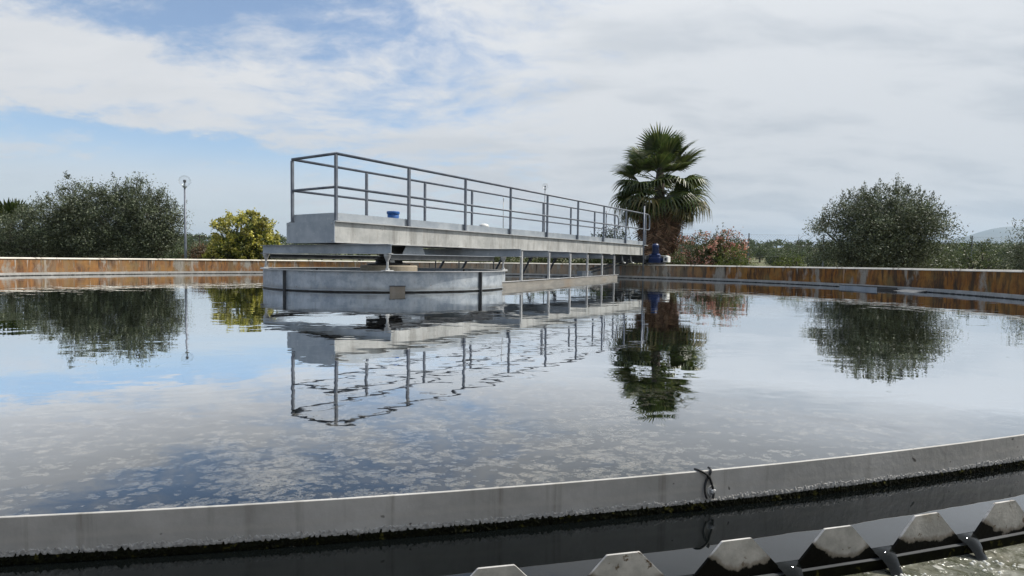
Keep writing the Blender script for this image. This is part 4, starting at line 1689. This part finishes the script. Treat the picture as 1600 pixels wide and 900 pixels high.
def build_groves():
    rng = random.Random(77)
    protos = []
    for s in range(4):
        me, tips = crown_mesh('olive_crown', 100 + s, [(0, 0, 2.5, 2.0, 2.0, 1.55), (.7, .3, 2.0, 1.5, 1.6, 1.3), (-.8, -.2, 2.1, 1.4, 1.5, 1.3)], 170, 16, .25, .6, [M['olive_far'], M['bark']], sig=.30, shoots=14)
        # trunk added into the same small mesh
        mb = MB()
        mb.v = [tuple(v.co) for v in me.vertices]
        mb.f = [tuple(p.vertices) for p in me.polygons]
        k0 = len(mb.f)
        mb.tube([(0, 0, -.4), (.1, 0, .8), (.2, .1, 2.0)], [.26, .2, .12], 6)
        mb.mi = [0] * k0 + [1] * (len(mb.f) - k0)
        protos.append(mb.mesh('far_olive', [M['olive_far'], M['bark']]))
    f = LENS_PX

    def px(x, y):
        return 800 + f * x / y
    cand = []
    gx = 7.6
    for iy in range(0, 19):
        for ix in range(-34, 34):
            y = 47 + iy * 7.8 + rng.uniform(-3.6, 3.6)
            x = ix * gx + (iy % 2) * gx * .5 + rng.uniform(-3.6, 3.6)
            q = px(x, y)
            if 205 < q < 455 or 1030 < q < 1650 or (-60 < q < 40):
                if y < 46 and q < 700:
                    continue
                cand.append((x, y, q))
    cand.sort(key=lambda c: c[1])
    cand = cand[:230]
    for i, (x, y, q) in enumerate(cand):
        o = link('grove_olive_tree', protos[rng.randrange(4)], None, (x, y, ground_z(x, y) - .1), rng.uniform(0, 6.28))
        s = rng.uniform(.62, .88) * min(1.0, .55 + (y - 47) / 190)
        o.scale = (s * rng.uniform(.9, 1.15), s * rng.uniform(.9, 1.15), s * rng.uniform(.85, 1.1))
        left = q < 700
        tag(o, 'olive tree in the distant grove seen left of the bridge' if left else 'olive tree in the distant hillside grove seen right of the palm', 'tree',
            'grove trees left of the bridge' if left else 'hillside grove trees right of the palm')
    # the rest of the hillside reads as one mass
    me = protos[0]
    src = [(tuple(v.co)) for v in me.vertices]
    rr = random.Random(9)
    vs, fs = [], []
    base = [[tuple(protos[0].vertices[i].co) for i in p.vertices] for p in protos[0].polygons if len(p.vertices) == 4]
    ymax = cand[-1][1]
    yy = 95.0
    while yy < 345:
        x = -yy * .98
        while x < yy * .98:
            xx, y2 = x + rr.uniform(-2, 2), yy + rr.uniform(-2, 2)
            q = px(xx, y2)
            if (y2 > ymax + 3 or not (205 < q < 455 or 1030 < q < 1650 or -60 < q < 40)):
                s = rr.uniform(.65, .95)
                z = ground_z(xx, y2) - .1
                a = rr.uniform(0, 6.28)
                ca, sa = math.cos(a) * s, math.sin(a) * s
                for quad in rr.sample(base, 120):
                    b = len(vs)
                    c = [sum(p[k] for p in quad) / 4 for k in range(3)]
                    for p in quad:
                        e = [c[k] + (p[k] - c[k]) * 3.4 for k in range(3)]
                        vs.append((xx + e[0] * ca - e[1] * sa, y2 + e[0] * sa + e[1] * ca, z + e[2] * s))
                    fs.append((b, b + 1, b + 2, b + 3))
            x += 9.0 + yy * .012
        yy += 9.5 + yy * .012
    mb = MB()
    mb.v, mb.f = vs, fs
    tag(mb.build('olive_grove', M['olive_far']), 'grey-green olive groves covering the low hills on the horizon', 'grove', kind='stuff')


build_groves()


# ------------------------------------------------------------------ haze
def build_haze():
    mb = MB()
    mb.box(-9500, 9500, -9500, 9500, -60, 330)
    o = mb.build('haze', None)
    o.data.materials.clear()
    m = bpy.data.materials.new('haze_air')
    m.use_nodes = True
    for nd in list(m.node_tree.nodes):
        if nd.type != 'OUTPUT_MATERIAL':
            m.node_tree.nodes.remove(nd)
    t = NT(m.node_tree)
    v = t.n('ShaderNodeVolumePrincipled')
    v.inputs['Color'].default_value = (.62, .80, 1.0, 1)
    v.inputs['Density'].default_value = .00013
    v.inputs['Anisotropy'].default_value = .2
    t.link(v.outputs[0], m.node_tree.nodes['Material Output'].inputs['Volume'])
    o.data.materials.append(m)
    tag(o, 'thin bluish haze over the far hills', 'haze', kind='stuff')
    o.display_type = 'WIRE'


build_haze()
